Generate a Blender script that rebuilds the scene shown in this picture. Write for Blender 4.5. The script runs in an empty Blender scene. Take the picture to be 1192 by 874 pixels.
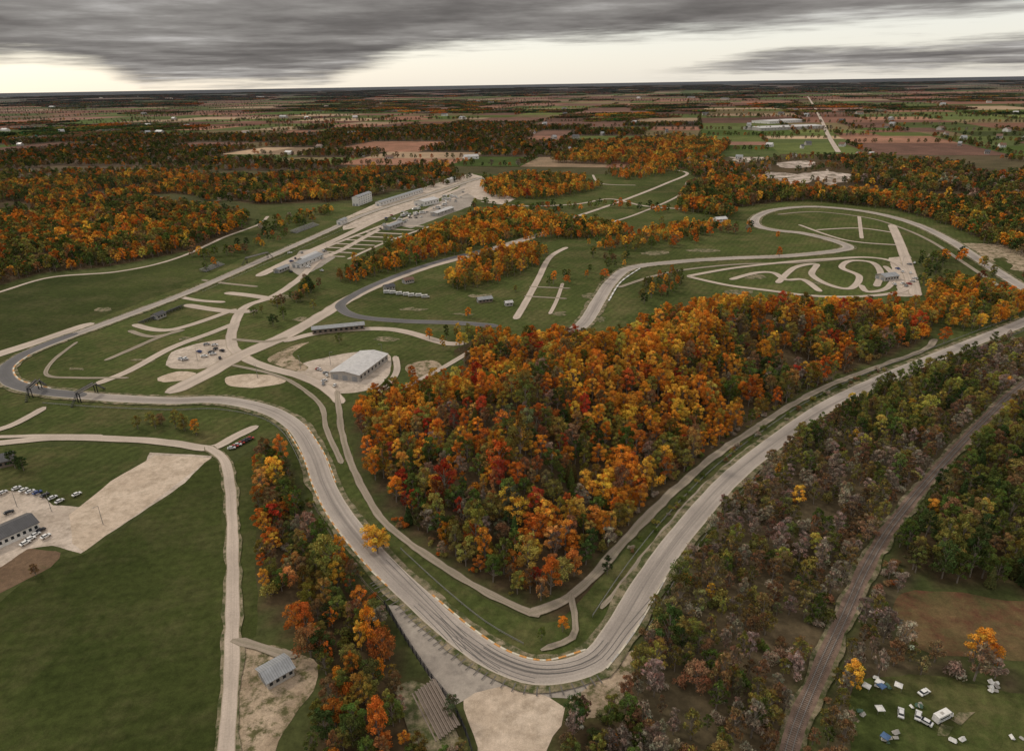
import bpy, math, random
import numpy as np
from mathutils import Vector, Matrix, noise, kdtree
from mathutils.geometry import tessellate_polygon
random.seed(7); rs=np.random.RandomState(7)
scene=bpy.context.scene; COL=scene.collection
H_CAM=150.0; F=805.0; CX,CY=596.0,437.0
PITCH=math.atan((CY-98)/F); ROLL=math.radians(0.95)
Fw=Vector((0,math.cos(PITCH),-math.sin(PITCH))); R0=Vector((1,0,0)); U0=Vector((0,math.sin(PITCH),math.cos(PITCH)))
Rt=R0*math.cos(ROLL)-U0*math.sin(ROLL); Up=U0*math.cos(ROLL)+R0*math.sin(ROLL)
def G(u,v):   # image pixel, cast through the camera -> ground plan coordinates in metres
    d=Fw*F+Rt*(u-CX)+Up*(CY-v); t=H_CAM/max(1e-4,-d.z); return (d.x*t,d.y*t)
def GP(l): return [G(*p) for p in l]
# ---------------------------------------------------------------- materials
def newmat(name):
    m=bpy.data.materials.new(name); m.use_nodes=True; nt=m.node_tree; nt.nodes.clear()
    o=nt.nodes.new('ShaderNodeOutputMaterial'); return m,nt,o
def N(nt,t,**k):
    n=nt.nodes.new(t)
    for a,b in k.items(): setattr(n,a,b)
    return n
def bsdf(nt,o,rough=0.9,spec=0.15):
    b=N(nt,'ShaderNodeBsdfPrincipled'); b.inputs['Roughness'].default_value=rough
    b.inputs['Specular IOR Level'].default_value=spec; nt.links.new(b.outputs[0],o.inputs[0]); return b
def coord(nt): return N(nt,'ShaderNodeNewGeometry').outputs['Position']
def noi(nt,vec,scale,detail=4,rough=0.6):
    n=N(nt,'ShaderNodeTexNoise'); n.inputs['Scale'].default_value=scale; n.inputs['Detail'].default_value=detail; n.inputs['Roughness'].default_value=rough
    nt.links.new(vec,n.inputs['Vector']); return n.outputs['Fac']
def ramp(nt,fac,stops,interp='LINEAR'):
    r=N(nt,'ShaderNodeValToRGB'); r.color_ramp.interpolation=interp; e=r.color_ramp.elements
    while len(e)<len(stops): e.new(0.5)
    for i,(p,c) in enumerate(stops):
        e[i].position=p; e[i].color=(c[0],c[1],c[2],1) if not isinstance(c,(int,float)) else (c,c,c,1)
    nt.links.new(fac,r.inputs[0]); return r.outputs[0]
def mix(nt,fac,a,b,mode='MIX'):
    m=N(nt,'ShaderNodeMix',data_type='RGBA',blend_type=mode)
    for s,v in ((m.inputs[0],fac),(m.inputs[6],a),(m.inputs[7],b)):
        if hasattr(v,'links'): nt.links.new(v,s)
        elif isinstance(v,(int,float)): s.default_value=v
        else: s.default_value=(v[0],v[1],v[2],1)
    return m.outputs[2]
def bump(nt,b,h,strength=0.4,dist=0.2):
    n=N(nt,'ShaderNodeBump'); n.inputs['Strength'].default_value=strength; n.inputs['Distance'].default_value=dist
    nt.links.new(h,n.inputs['Height']); nt.links.new(n.outputs[0],b.inputs['Normal'])
def surf(name,c1,c2,c3=None,s1=0.03,s2=0.6,fine=3.0,rough=0.95,patch=(0.55,0.75),fine_amt=0.5):
    m,nt,o=newmat(name); b=bsdf(nt,o,rough); p=coord(nt)
    a=noi(nt,p,s1,6,0.65); c=ramp(nt,a,[(0.35,c1),(0.65,c2)])
    if c3 is not None:
        a2=noi(nt,p,s1*2.7,8,0.7); f=ramp(nt,a2,[(patch[0],0.0),(patch[1],1.0)]); c=mix(nt,f,c,c3)
    a3=noi(nt,p,s2,5,0.7); v=ramp(nt,a3,[(0.3,1-fine_amt*0.5),(0.7,1+fine_amt*0.5)])
    c=mix(nt,1.0,c,v,'MULTIPLY')
    a4=noi(nt,p,fine,3,0.7); v=ramp(nt,a4,[(0.3,1-fine_amt*0.4),(0.7,1+fine_amt*0.4)])
    c=mix(nt,1.0,c,v,'MULTIPLY'); nt.links.new(c,b.inputs['Base Color'])
    bump(nt,b,a4,0.3,0.15); return m
M={}
def grassmat(name,c1,c2,c3,ang=0.5,stripe=0.06):
    m,nt,o=newmat(name); b=bsdf(nt,o,1.0,0.05); p=coord(nt)
    c=ramp(nt,noi(nt,p,0.014,7,0.68),[(0.32,c1),(0.68,c2)])
    f=ramp(nt,noi(nt,p,0.03,10,0.76),[(0.47,0.0),(0.70,0.9)]); c=mix(nt,f,c,c3)
    mp=N(nt,'ShaderNodeMapping'); mp.inputs['Rotation'].default_value=(0,0,ang); nt.links.new(p,mp.inputs[0])
    w=N(nt,'ShaderNodeTexWave'); w.inputs['Scale'].default_value=0.07; w.inputs['Distortion'].default_value=3.0; w.inputs['Detail'].default_value=3; w.inputs['Detail Scale'].default_value=0.4; nt.links.new(mp.outputs[0],w.inputs[0])
    c=mix(nt,1.0,c,ramp(nt,w.outputs['Fac'],[(0.2,1-stripe),(0.8,1+stripe)]),'MULTIPLY')
    c=mix(nt,1.0,c,ramp(nt,noi(nt,p,0.006,4,0.6),[(0.3,0.75),(0.7,1.25)]),'MULTIPLY')
    c=mix(nt,1.0,c,ramp(nt,noi(nt,p,0.3,7,0.78),[(0.3,0.6),(0.7,1.4)]),'MULTIPLY')
    h=noi(nt,p,4.0,3,0.8); c=mix(nt,1.0,c,ramp(nt,h,[(0.3,0.75),(0.7,1.25)]),'MULTIPLY')
    nt.links.new(c,b.inputs['Base Color']); bump(nt,b,h,0.4,0.2); return m
M['grass']=grassmat('mown_grass',(0.046,0.060,0.017),(0.074,0.090,0.027),(0.125,0.105,0.048))
M['grass2']=grassmat('field_grass',(0.029,0.040,0.010),(0.055,0.066,0.019),(0.080,0.076,0.032),1.3,0.04)
M['gravel']=surf('pale_gravel',(0.40,0.33,0.265),(0.53,0.45,0.375),(0.29,0.24,0.19),0.05,0.6,4.0,fine_amt=0.4,patch=(0.46,0.66))
M['sand']=surf('sand_trap_gravel',(0.44,0.35,0.265),(0.54,0.445,0.35),(0.34,0.27,0.20),0.06,0.5,4.0,fine_amt=0.35,patch=(0.46,0.66))
M['dirt']=surf('bare_dirt',(0.24,0.18,0.12),(0.41,0.32,0.23),(0.09,0.085,0.035),0.08,0.5,3.0,patch=(0.48,0.6))
M['mud']=surf('brown_soil',(0.11,0.07,0.042),(0.16,0.105,0.065),(0.07,0.065,0.025),0.05,0.5,3.0)
M['marsh']=surf('marsh_grass',(0.055,0.058,0.02),(0.13,0.085,0.04),(0.10,0.048,0.026),0.035,0.4,2.0,patch=(0.46,0.62))
M['apron']=surf('worn_tarmac',(0.24,0.21,0.18),(0.34,0.30,0.255),(0.17,0.15,0.13),0.05,0.4,4.0,fine_amt=0.25)
M['quarry']=surf('quarry_rock',(0.30,0.24,0.20),(0.60,0.51,0.44),(0.10,0.085,0.05),0.02,0.1,0.5,patch=(0.48,0.60))
M['ballast']=surf('rail_ballast',(0.14,0.095,0.07),(0.22,0.155,0.12),None,0.1,1.0,6.0)
def roadmat(name,base,dark,edge,dk=0.5):
    m,nt,o=newmat(name); b=bsdf(nt,o,0.85,0.2); p=coord(nt)
    uv=N(nt,'ShaderNodeUVMap').outputs[0]; sx=N(nt,'ShaderNodeSeparateXYZ'); nt.links.new(uv,sx.inputs[0])
    c=ramp(nt,noi(nt,p,0.04,7,0.65),[(0.3,[x*.82 for x in base]),(0.7,[x*1.22 for x in base])])
    mp=N(nt,'ShaderNodeMapping'); mp.inputs['Scale'].default_value=(9,0.012,1); nt.links.new(uv,mp.inputs[0])
    st=noi(nt,mp.outputs[0],1.0,4,0.6)
    ce=ramp(nt,sx.outputs[0],[(0.0,0.1),(0.22,0.35),(0.5,1.0),(0.78,0.35),(1,0.1)])
    f=mix(nt,1.0,ce,ramp(nt,st,[(0.36,0),(0.60,dk)]),'MULTIPLY'); c=mix(nt,f,c,dark)
    e=ramp(nt,sx.outputs[0],[(0.0,1),(0.05,0.4),(0.09,0),(0.91,0),(0.95,0.4),(1,1)])
    c=mix(nt,e,c,edge)
    h=noi(nt,p,2.0,5,0.75); c=mix(nt,1.0,c,ramp(nt,h,[(0.3,0.84),(0.7,1.16)]),'MULTIPLY')
    nt.links.new(c,b.inputs['Base Color']); return m
M['track']=roadmat('track_asphalt',(0.36,0.315,0.275),(0.18,0.158,0.14),(0.46,0.40,0.33),0.9)
M['darktrack']=roadmat('dark_track_asphalt',(0.12,0.115,0.115),(0.07,0.07,0.07),(0.22,0.20,0.17))
M['road']=roadmat('service_road',(0.45,0.375,0.31),(0.29,0.245,0.20),(0.26,0.215,0.15),0.6)
M['path']=roadmat('dirt_track',(0.29,0.24,0.19),(0.12,0.115,0.06),(0.14,0.12,0.07),0.7)
def flat(name,c,rough=0.6,metal=0,amt=0.2,sc=1.5):
    m,nt,o=newmat(name); b=bsdf(nt,o,rough,0.3); b.inputs['Metallic'].default_value=metal; p=coord(nt)
    cc=mix(nt,1.0,c,ramp(nt,noi(nt,p,sc,5,0.7),[(0.3,1-amt),(0.7,1+amt)]),'MULTIPLY'); nt.links.new(cc,b.inputs['Base Color']); return m
M['white']=flat('white_paint',(0.66,0.65,0.62)); M['black']=flat('black_steel',(0.02,0.02,0.022)); M['steel']=flat('galvanised_steel',(0.25,0.245,0.235),0.6,0.2)
M['kerbc']=flat('kerb_paint',(0.50,0.24,0.07),0.6,0,0.35); M['kerbw']=flat('kerb_white',(0.55,0.50,0.40),0.6,0,0.3); M['glass']=flat('dark_glass',(0.02,0.025,0.03),0.1)
M['conc']=flat('concrete_wall',(0.38,0.36,0.33)); M['wood']=flat('weathered_wood',(0.19,0.15,0.12)); M['tyre']=flat('tyre_rubber',(0.015,0.015,0.015)); M['blue']=flat('blue_fabric',(0.07,0.13,0.25)); M['green']=flat('green_fabric',(0.07,0.13,0.09)); M['mark']=flat('worn_dark_marking',(0.11,0.10,0.09))
def roofmat(name,c,sc=3.0):
    m,nt,o=newmat(name); b=bsdf(nt,o,0.45,0.3); tc=N(nt,'ShaderNodeTexCoord').outputs['Object']
    w=N(nt,'ShaderNodeTexWave'); w.inputs['Scale'].default_value=sc/6.28; nt.links.new(tc,w.inputs[0])
    cc=mix(nt,1.0,c,ramp(nt,w.outputs['Fac'],[(0.0,0.75),(0.3,1.0),(1,1.08)]),'MULTIPLY')
    cc=mix(nt,1.0,cc,ramp(nt,noi(nt,tc,0.4,6,0.7),[(0.3,0.75),(0.7,1.2)]),'MULTIPLY'); nt.links.new(cc,b.inputs['Base Color']); return m
M['roof_grey']=roofmat('grey_metal_roof',(0.27,0.28,0.29)); M['roof_dark']=roofmat('dark_metal_roof',(0.07,0.07,0.075)); M['roof_white']=roofmat('white_metal_roof',(0.52,0.51,0.50)); M['roof_red']=roofmat('brown_roof',(0.16,0.09,0.06))
m,nt,o=newmat('car_paint'); b=bsdf(nt,o,0.3,0.5); oi=N(nt,'ShaderNodeObjectInfo')
nt.links.new(ramp(nt,oi.outputs['Random'],[(0,(0.6,0.6,0.6)),(0.3,(0.02,0.02,0.025)),(0.45,(0.25,0.26,0.27)),(0.6,(0.30,0.03,0.02)),(0.68,(0.03,0.06,0.2)),(0.75,(0.7,0.7,0.68))],'CONSTANT'),b.inputs['Base Color']); M['paint']=m
m,nt,o=newmat('foliage'); at=N(nt,'ShaderNodeAttribute',attribute_type='INSTANCER',attribute_name='tcol'); lv=N(nt,'ShaderNodeAttribute',attribute_type='GEOMETRY',attribute_name='lv')
c=mix(nt,1.0,at.outputs['Color'],lv.outputs['Color'],'MULTIPLY')
d=N(nt,'ShaderNodeBsdfDiffuse'); t=N(nt,'ShaderNodeBsdfTranslucent'); ms=N(nt,'ShaderNodeMixShader'); ms.inputs[0].default_value=0.15
nt.links.new(c,d.inputs[0]); nt.links.new(c,t.inputs[0]); nt.links.new(d.outputs[0],ms.inputs[1]); nt.links.new(t.outputs[0],ms.inputs[2]); nt.links.new(ms.outputs[0],o.inputs[0]); M['leaf']=m
M['bark']=flat('bark',(0.20,0.17,0.14),0.9)
# ---------------------------------------------------------------- mesh helpers
def mesh_np(name,V,FL,mats,midx=None,uvs=None):
    me=bpy.data.meshes.new(name); me.from_pydata([tuple(v) for v in V],[],FL)
    for mm in mats: me.materials.append(mm)
    if midx is not None: me.polygons.foreach_set('material_index',np.array(midx,dtype=np.int32))
    if uvs is not None:
        l=me.uv_layers.new(name='UVMap'); li=np.zeros(len(me.loops),dtype=np.int32); me.loops.foreach_get('vertex_index',li)
        l.data.foreach_set('uv',np.array(uvs,dtype=np.float32)[li].ravel())
    me.update(); return me
def obj(name,me,parent=None):
    ob=bpy.data.objects.new(name,me); COL.objects.link(ob)
    if parent: ob.parent=parent
    return ob
def cr(pts,step,closed=False):
    P=[Vector((p[0],p[1])) for p in pts]; n=len(P); out=[]
    rng=range(n if closed else n-1)
    for i in rng:
        if closed: a,b,c,d=P[(i-1)%n],P[i],P[(i+1)%n],P[(i+2)%n]
        else: a,b,c,d=P[max(i-1,0)],P[i],P[i+1],P[min(i+2,n-1)]
        L=(c-b).length; k=max(1,min(60 if step>=1 else 400,int(L/step)))
        for j in range(k):
            t=j/k; out.append(0.5*((2*b)+(c-a)*t+(2*a-5*b+4*c-d)*t*t+(3*b-a-3*c+d)*t**3))
    if not closed: out.append(P[-1])
    return out
ZC=[0.02]
def nz(): ZC[0]+=0.003; return ZC[0]
RP=[]; EX=[]
def offs(S,o):
    r=[]
    for i,p in enumerate(S):
        t=(S[min(i+1,len(S)-1)]-S[max(i-1,0)])
        if t.length<1e-6: t=Vector((1,0))
        t.normalize(); r.append(Vector((p.x-t.y*o,p.y+t.x*o)))
    return r
def ribbon(name,pts,w,mat,jit=0.0,off=0.0,z=None,rec=True,shoulder=0,step=3.0):
    W=GP(pts)
    if shoulder: ribbon(name+'_shoulder',pts,w+shoulder,'dirtsh',1.3,off,None,False)
    S=cr(W,step); 
    if off: S=offs(S,off)
    V=[];U=[];FL=[];L=0; z=nz() if z is None else z
    D=[0]
    for i in range(1,len(S)): D.append(D[-1]+(S[i]-S[i-1]).length)
    for i,p in enumerate(S):
        t=S[min(i+1,len(S)-1)]-S[max(i-1,0)]
        t=t.normalized() if t.length>1e-6 else Vector((1,0)); nn=Vector((-t.y,t.x)); L=D[i]
        ee=min(D[i],D[-1]-D[i])/(w*0.8); ww=w*(math.sqrt(max(0.12,1-(1-min(1,ee))**2)))
        jj=jit if jit else min(0.25,w*0.03)
        j1=ww/2+jj*noise.fractal(Vector((p.x*0.09,p.y*0.09,1)),1,2,3); j2=ww/2+jj*noise.fractal(Vector((p.x*0.09,p.y*0.09,9)),1,2,3)
        a=p+nn*j1; c=p-nn*j2; V+=[(a.x,a.y,z),(p.x,p.y,z),(c.x,c.y,z)]; U+=[(0,L),(0.5,L),(1,L)]
        if rec: RP.append((p.x,p.y,w/2))
        if i: k=3*i; FL+=[(k-3,k,k+1,k-2),(k-2,k+1,k+2,k-1)]
    FL=[f[::-1] for f in FL]
    return obj(name,mesh_np(name,V,FL,[M[mat]],uvs=U))
M['dirtsh']=surf('road_shoulder',(0.17,0.145,0.085),(0.28,0.225,0.155),(0.06,0.07,0.025),0.1,0.5,3.0,patch=(0.42,0.58))
def sheet(name,pts,mat,jit=1.5,excl=False,smooth=True,z=None,jf=0.07):
    W=GP(pts); S=cr(W,3.0 if len(W)<60 else 8,True) if smooth else [Vector(p) for p in W]
    if not smooth:
        D=[]
        for i in range(len(S)):
            a,b=S[i],S[(i+1)%len(S)]; k=max(1,min(60,int((b-a).length/3)))
            for j in range(k): D.append(a.lerp(b,j/k))
        S=D
    if jit: S=[Vector((p.x+jit*noise.fractal(Vector((p.x*jf,p.y*jf,3)),1,2,4),p.y+jit*noise.fractal(Vector((p.x*jf,p.y*jf,7)),1,2,4))) for p in S]
    z=nz() if z is None else z
    V=[Vector((p.x,p.y,z)) for p in S]; T=tessellate_polygon([V]); FL=[]
    for t in T:
        a,b,c=[V[i] for i in t]
        FL.append(t if (b-a).cross(c-a).z>0 else t[::-1])
    if excl: EX.append(np.array([(p.x,p.y) for p in S]))
    return obj(name,mesh_np(name,V,FL,[M[mat]]))
def inpoly(P,poly):
    x,y=P[:,0],P[:,1]; c=np.zeros(len(P),bool); n=len(poly); j=n-1
    for i in range(n):
        xi,yi=poly[i]; xj,yj=poly[j]
        c^=((yi>y)!=(yj>y))&(x<(xj-xi)*(y-yi)/((yj-yi) or 1e-9)+xi); j=i
    return c
def polydist(P,poly):
    d=np.full(len(P),1e9); n=len(poly)
    for i in range(n):
        a=np.array(poly[i]); b=np.array(poly[(i+1)%n]); ab=b-a; t=np.clip(((P-a)@ab)/(ab@ab+1e-9),0,1)
        d=np.minimum(d,np.linalg.norm(P-(a+t[:,None]*ab),axis=1))
    return d
# ---------------------------------------------------------------- plan: forests
FH=[(418,490),(430,470),(500,455),(545,440),(540,415),(560,400),(640,400),(700,405),(745,385),(800,362),(860,362),(960,364),(1060,362),(1085,380),(1070,400),(1000,427),(940,455),(890,488),(830,528),(770,580),(722,630),(700,650),(690,664),(665,686),(632,702),(590,692),(540,664),(490,630),(458,596),(435,560),(420,520)]
HILL=np.array(GP(FH))
def hillz(P):
    ins=inpoly(P,HILL); d=polydist(P,HILL); t=np.clip((d-6)/85,0,1); z=24*(t*t*(3-2*t)); return np.where(ins,z,0.0)
# ---------------------------------------------------------------- ground sheet
def axis(lo,hi,step,far_lo,far_hi):
    a=list(np.arange(lo,hi,step)); s=step; v=a[-1]
    while v<far_hi: s*=1.25; v+=s; a.append(v)
    s=step; v=a[0]; b=[]
    while v>far_lo: s*=1.25; v-=s; b.append(v)
    return np.array(b[::-1]+a)
ax=axis(-480,620,6,-95000,95000); ay=axis(60,1100,6,-3000,120000)
X,Y=np.meshgrid(ax,ay); P=np.stack([X.ravel(),Y.ravel()],1); nx,ny=len(ax),len(ay)
Z=np.zeros(len(P)); near=(P[:,1]<1200)&(np.abs(P[:,0])<800); Z[near]=hillz(P[near])
GC=np.zeros((len(P),4)); GC[:,3]=1
FORESTS=[]
def forest(name,pts,spacing,pal,size=(0.8,1.2),margin=3.0,floor=(0.07,0.052,0.03),gap=-0.5):
    FORESTS.append(dict(name=name,poly=np.array(GP(pts)),sp=spacing,pal=pal,size=size,margin=margin,floor=floor,gap=gap))
OR=(0.60,0.225,0.03);GO=(0.68,0.38,0.055);DO=(0.46,0.135,0.025);RE=(0.38,0.05,0.025);GR=(0.095,0.125,0.03);OL=(0.22,0.195,0.05);DG=(0.045,0.07,0.023);BR=(0.21,0.125,0.062);GY=(0.33,0.27,0.21);YG=(0.40,0.34,0.075)
NEAR={'b':[0,1,2,3,4,5],'s':[6,7,8,9],'u':[10,11],'c':[12,13],'f':[14,15,16],'g':[18,19]}
def pal_hill(x,y):
    n=noise.noise(Vector((x*0.012,y*0.012,0)))+0.6*noise.noise(Vector((x*0.04,y*0.04,5)))
    t=(y-225)/210.0+n*0.95+ (0.25 if x<120 else -0.22)
    if t>0.55: return [(OR,32),(GO,26),(DO,11),(RE,4),(BR,4),(GR,9),(OL,8),(YG,7)],'bbbbbbbbbu'
    if t>0.15: return [(OR,18),(GO,12),(DO,11),(RE,5),(GR,22),(OL,16),(BR,10),(GY,5),(DG,8)],'bbbbbbbsu'
    return [(OR,7),(GO,4),(DO,8),(RE,4),(GR,28),(OL,20),(DG,18),(BR,16),(GY,9)],'bbbbbssu'
def pal_brush(x,y):
    n=noise.noise(Vector((x*0.012,y*0.012,20)))+0.5*noise.noise(Vector((x*0.05,y*0.05,5)))
    if n>0.22: return [(GR,24),(OL,20),(DG,12),(GO,2),(OR,1),(YG,5),(BR,6)],'bbbbsu'
    if n>-0.12: return [(OL,20),(BR,24),(GY,20),(GR,16),(GO,1),(YG,3)],'bssssuu'
    return [(BR,30),(GY,34),(OL,14),(GR,5)],'bsssssuu'
def pal_rgt(x,y): return [(GR,32),(DG,20),(OL,22),(GO,2),(OR,2),(BR,14)],'bbbbsu'
def pal_strip(x,y): return [(GR,20),(OL,18),(DG,8),(DO,11),(OR,10),(GO,5),(BR,16),(GY,6)],'bbbbbsu'
def pal_left(x,y):
    n=noise.noise(Vector((x*0.008,y*0.008,3)))+0.55*noise.noise(Vector((x*0.03,y*0.03,3)))
    if n>0.1: return [(OR,24),(GO,17),(DO,14),(OL,16),(GR,18),(YG,5),(BR,6)],'b'
    return [(DO,8),(OR,7),(GO,4),(GR,30),(DG,22),(OL,24),(BR,12)],'b'
def pal_or(x,y):
    n=noise.noise(Vector((x*0.02,y*0.02,31)))
    if n>-0.08: return [(OR,28),(GO,26),(DO,12),(RE,2),(GR,12),(OL,12),(YG,6)],'b'
    return [(OR,12),(GO,8),(DO,9),(GR,28),(OL,22),(BR,8),(DG,10)],'b'
def pal_mix(x,y): return [(DO,9),(OR,9),(GO,6),(GR,28),(DG,18),(OL,22),(BR,16),(GY,4)],'bbbs'
forest('hill_forest',FH,4.9,pal_hill,(0.58,1.08),1.5)
forest('brush_forest',[(1300,360),(1192,398),(1130,415),(1060,440),(1000,466),(945,505),(885,550),(836,605),(792,665),(755,720),(735,770),(715,830),(668,830),(645,900),(640,980),(880,980),(925,820),(960,745),(990,675),(1020,615),(1075,550),(1130,490),(1190,438),(1300,385)],4.2,pal_brush,(0.45,0.95),1.5,(0.09,0.072,0.044),-0.45)
forest('culvert_grove',[(655,835),(690,828),(740,838),(745,880),(735,980),(645,980)],5,pal_rgt,(0.5,0.75),1.5)
forest('wood_beyond_railway',[(1300,400),(1215,450),(1165,495),(1110,555),(1070,605),(1045,650),(1060,672),(1120,680),(1192,690),(1330,690)],4.8,pal_rgt,(0.6,1.1),1.5)
forest('railside_thicket',[(1035,655),(1060,680),(1030,730),(1060,762),(1120,778),(1192,790),(1192,800),(1100,790),(1020,800),(995,840),(985,900),(970,980),(935,980),(955,870),(985,780),(1010,710)],4.6,pal_brush,(0.5,0.85),1.5,(0.09,0.072,0.044))
forest('roadside_wood',[(300,525),(325,530),(345,575),(365,620),(395,655),(425,695),(450,735),(462,780),(465,860),(470,980),(330,980),(360,874),(388,800),(350,748),(312,720),(296,650),(302,585)],4.2,pal_strip,(0.5,0.95),2)
forest('corner_thicket',[(470,800),(500,798),(545,860),(550,980),(470,980),(440,900)],4.2,pal_strip,(0.35,0.65),1)
forest('inner_verge_trees',[(640,706),(700,652),(716,672),(690,705),(655,725)],5.5,pal_mix,(0.4,0.7),1)
forest('western_wood',[(-150,270),(0,252),(60,243),(150,232),(240,245),(290,254),(282,270),(230,290),(130,310),(50,318),(0,332),(-150,370)],7.2,pal_left,(0.75,1.2),3)
forest('western_wood_strip',[(-200,230),(0,218),(150,205),(300,209),(450,199),(520,195),(532,203),(430,230),(380,236),(300,238),(200,225),(100,234),(0,246),(-200,262)],8,pal_left,(0.75,1.2),3,gap=-0.2)
forest('paddock_wood',[(390,325),(425,309),(458,292),(500,273),(550,254),(600,248),(660,258),(730,268),(725,280),(640,278),(600,285),(520,299),(470,314),(405,332)],6.2,pal_or,(0.65,1.05),2)
forest('grove_wood',[(515,335),(540,310),(575,297),(635,292),(645,302),(600,322),(540,340)],6.4,pal_or,(0.65,1.1),2)
forest('north_grove',[(560,218),(600,205),(680,209),(700,220),(640,233),(570,232)],8,pal_or,(0.8,1.1),2,gap=-0.3)
forest('north_hill_wood',[(640,190),(700,172),(780,163),(850,170),(835,186),(750,194)],10,pal_or,(1.0,1.7),2)
forest('eastern_wood',[(795,222),(830,210),(870,213),(950,224),(1060,232),(1192,246),(1400,262),(1400,330),(1192,300),(1150,286),(1100,262),(1040,245),(940,234),(880,238),(850,256),(790,245)],7.2,pal_left,(0.75,1.25),3,gap=-0.35)
forest('eastern_wood_north',[(1000,184),(1100,193),(1192,205),(1400,215),(1400,262),(1192,244),(1060,228),(990,214)],9,pal_mix,(0.9,1.3),3,gap=-0.25)
forest('quarry_wood',[(830,192),(950,182),(1010,190),(1000,224),(920,226),(850,220)],13,pal_mix,(0.6,1.0),3,gap=0.0)
forest('south_east_grove',[(1075,340),(1110,328),(1192,352),(1260,362),(1192,368),(1120,392),(1078,380)],6,pal_or,(0.7,1.0),2)
forest('mid_grove',[(500,398),(540,388),(600,398),(560,408),(545,415),(510,408)],6,pal_or,(0.6,0.9),2)
forest('kart_grove',[(745,330),(790,318),(800,335),(760,352),(740,362)],7,pal_mix,(0.4,0.8),2)
forest('carousel_wood',[(690,282),(740,272),(800,262),(850,262),(820,275),(760,285),(700,293)],7.5,pal_or,(0.5,0.9),3)
forest('north_infield_trees',[(700,205),(760,190),(840,192),(830,205),(790,200),(740,212)],11,pal_or,(0.7,1.1),2)
base=np.array((0.060,0.070,0.026)); brown=np.array((0.085,0.066,0.042)); blue=np.array((0.070,0.078,0.094))
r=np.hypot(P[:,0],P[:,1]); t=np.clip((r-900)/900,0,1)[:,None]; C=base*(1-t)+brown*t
t=np.clip((r-9000)/25000,0,1)[:,None]; C=C*(1-t)+blue*t  # distance haze painted into the far ground colour as a blue-grey blend
nearm=np.where(r<3000)[0]
for f in FORESTS:
    ins=inpoly(P[nearm],f['poly']); C[nearm[ins]]=f['floor']
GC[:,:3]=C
idx=np.arange(nx*ny).reshape(ny,nx)
q=np.stack([idx[:-1,:-1],idx[:-1,1:],idx[1:,1:],idx[1:,:-1]],-1).reshape(-1,4)
m,nt,o=newmat('ground_soil'); b=bsdf(nt,o,1,0.05); p=coord(nt); at=N(nt,'ShaderNodeAttribute',attribute_name='gcol')
c=mix(nt,1.0,at.outputs['Color'],ramp(nt,noi(nt,p,0.02,7,0.7),[(0.3,(0.7,0.75,0.7)),(0.7,(1.35,1.25,1.2))]),'MULTIPLY')
c=mix(nt,1.0,c,ramp(nt,noi(nt,p,0.0016,5,0.7),[(0.35,0.75),(0.65,1.3)]),'MULTIPLY')
c=mix(nt,1.0,c,ramp(nt,noi(nt,p,0.35,7,0.8),[(0.3,0.6),(0.7,1.45)]),'MULTIPLY'); nt.links.new(c,b.inputs['Base Color']); M['ground']=m
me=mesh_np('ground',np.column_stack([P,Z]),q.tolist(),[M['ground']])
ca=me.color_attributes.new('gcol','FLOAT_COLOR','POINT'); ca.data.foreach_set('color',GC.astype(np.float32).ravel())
for pl in me.polygons: pl.use_smooth=True
obj('ground',me)
# ---------------------------------------------------------------- grass sheets
sheet('raceway_grass',[(-60,352),(60,325),(140,318),(205,302),(262,276),(305,258),(300,242),(420,236),(550,202),(640,205),(700,203),(760,196),(812,196),(800,240),(870,240),(940,232),(1040,242),(1110,262),(1192,300),(1300,345),(1192,385),(1090,400),(1060,358),(940,352),(800,350),(745,372),(700,395),(560,392),(530,408),(540,430),(430,462),(400,480),(400,520),(350,520),(300,520),(245,518),(150,512),(60,512),(-60,520)],'grass',4,smooth=False)
sheet('western_meadow',[(-60,348),(60,324),(140,317),(205,302),(265,276),(305,268),(300,290),(220,330),(110,372),(0,408),(-60,425)],'grass2',3)
sheet('south_west_field',[(60,650),(100,645),(180,590),(248,536),(258,580),(262,700),(258,830),(246,900),(235,1000),(-150,1000),(-80,760),(0,700)],'grass2',1.5)
sheet('verge_grass',[(266,560),(300,520),(350,500),(375,560),(395,605),(432,650),(480,692),(460,705),(420,670),(370,600),(330,530),(300,600),(298,740),(276,748)],'grass2',1)
sheet('inner_verge_grass',[(400,490),(420,560),(450,610),(500,655),(560,695),(620,722),(660,715),(710,660),(770,600),(840,540),(900,500),(960,462),(1040,432),(1090,410),(1100,405),(1020,452),(960,485),(900,525),(850,570),(800,625),(760,675),(722,722),(690,752),(640,768),(590,760),(540,735),(490,695),(440,650),(400,600),(385,560),(378,500)],'grass',1)
sheet('campsite_grass',[(995,800),(1060,786),(1120,792),(1192,805),(1330,820),(1330,1000),(960,1000),(985,880)],'grass',2,excl=True)
sheet('marsh_meadow',[(1050,690),(1120,690),(1192,700),(1330,705),(1330,775),(1192,770),(1110,765),(1050,745),(1040,715)],'marsh',2,excl=True)
sheet('lawn',[(-40,526),(60,520),(110,517),(165,521),(150,545),(95,585),(40,572),(-40,575)],'grass',1)
sheet('eroded_bank',[(-40,650),(20,640),(70,642),(55,660),(20,680),(0,690),(-40,710)],'mud',1.5)
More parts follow.
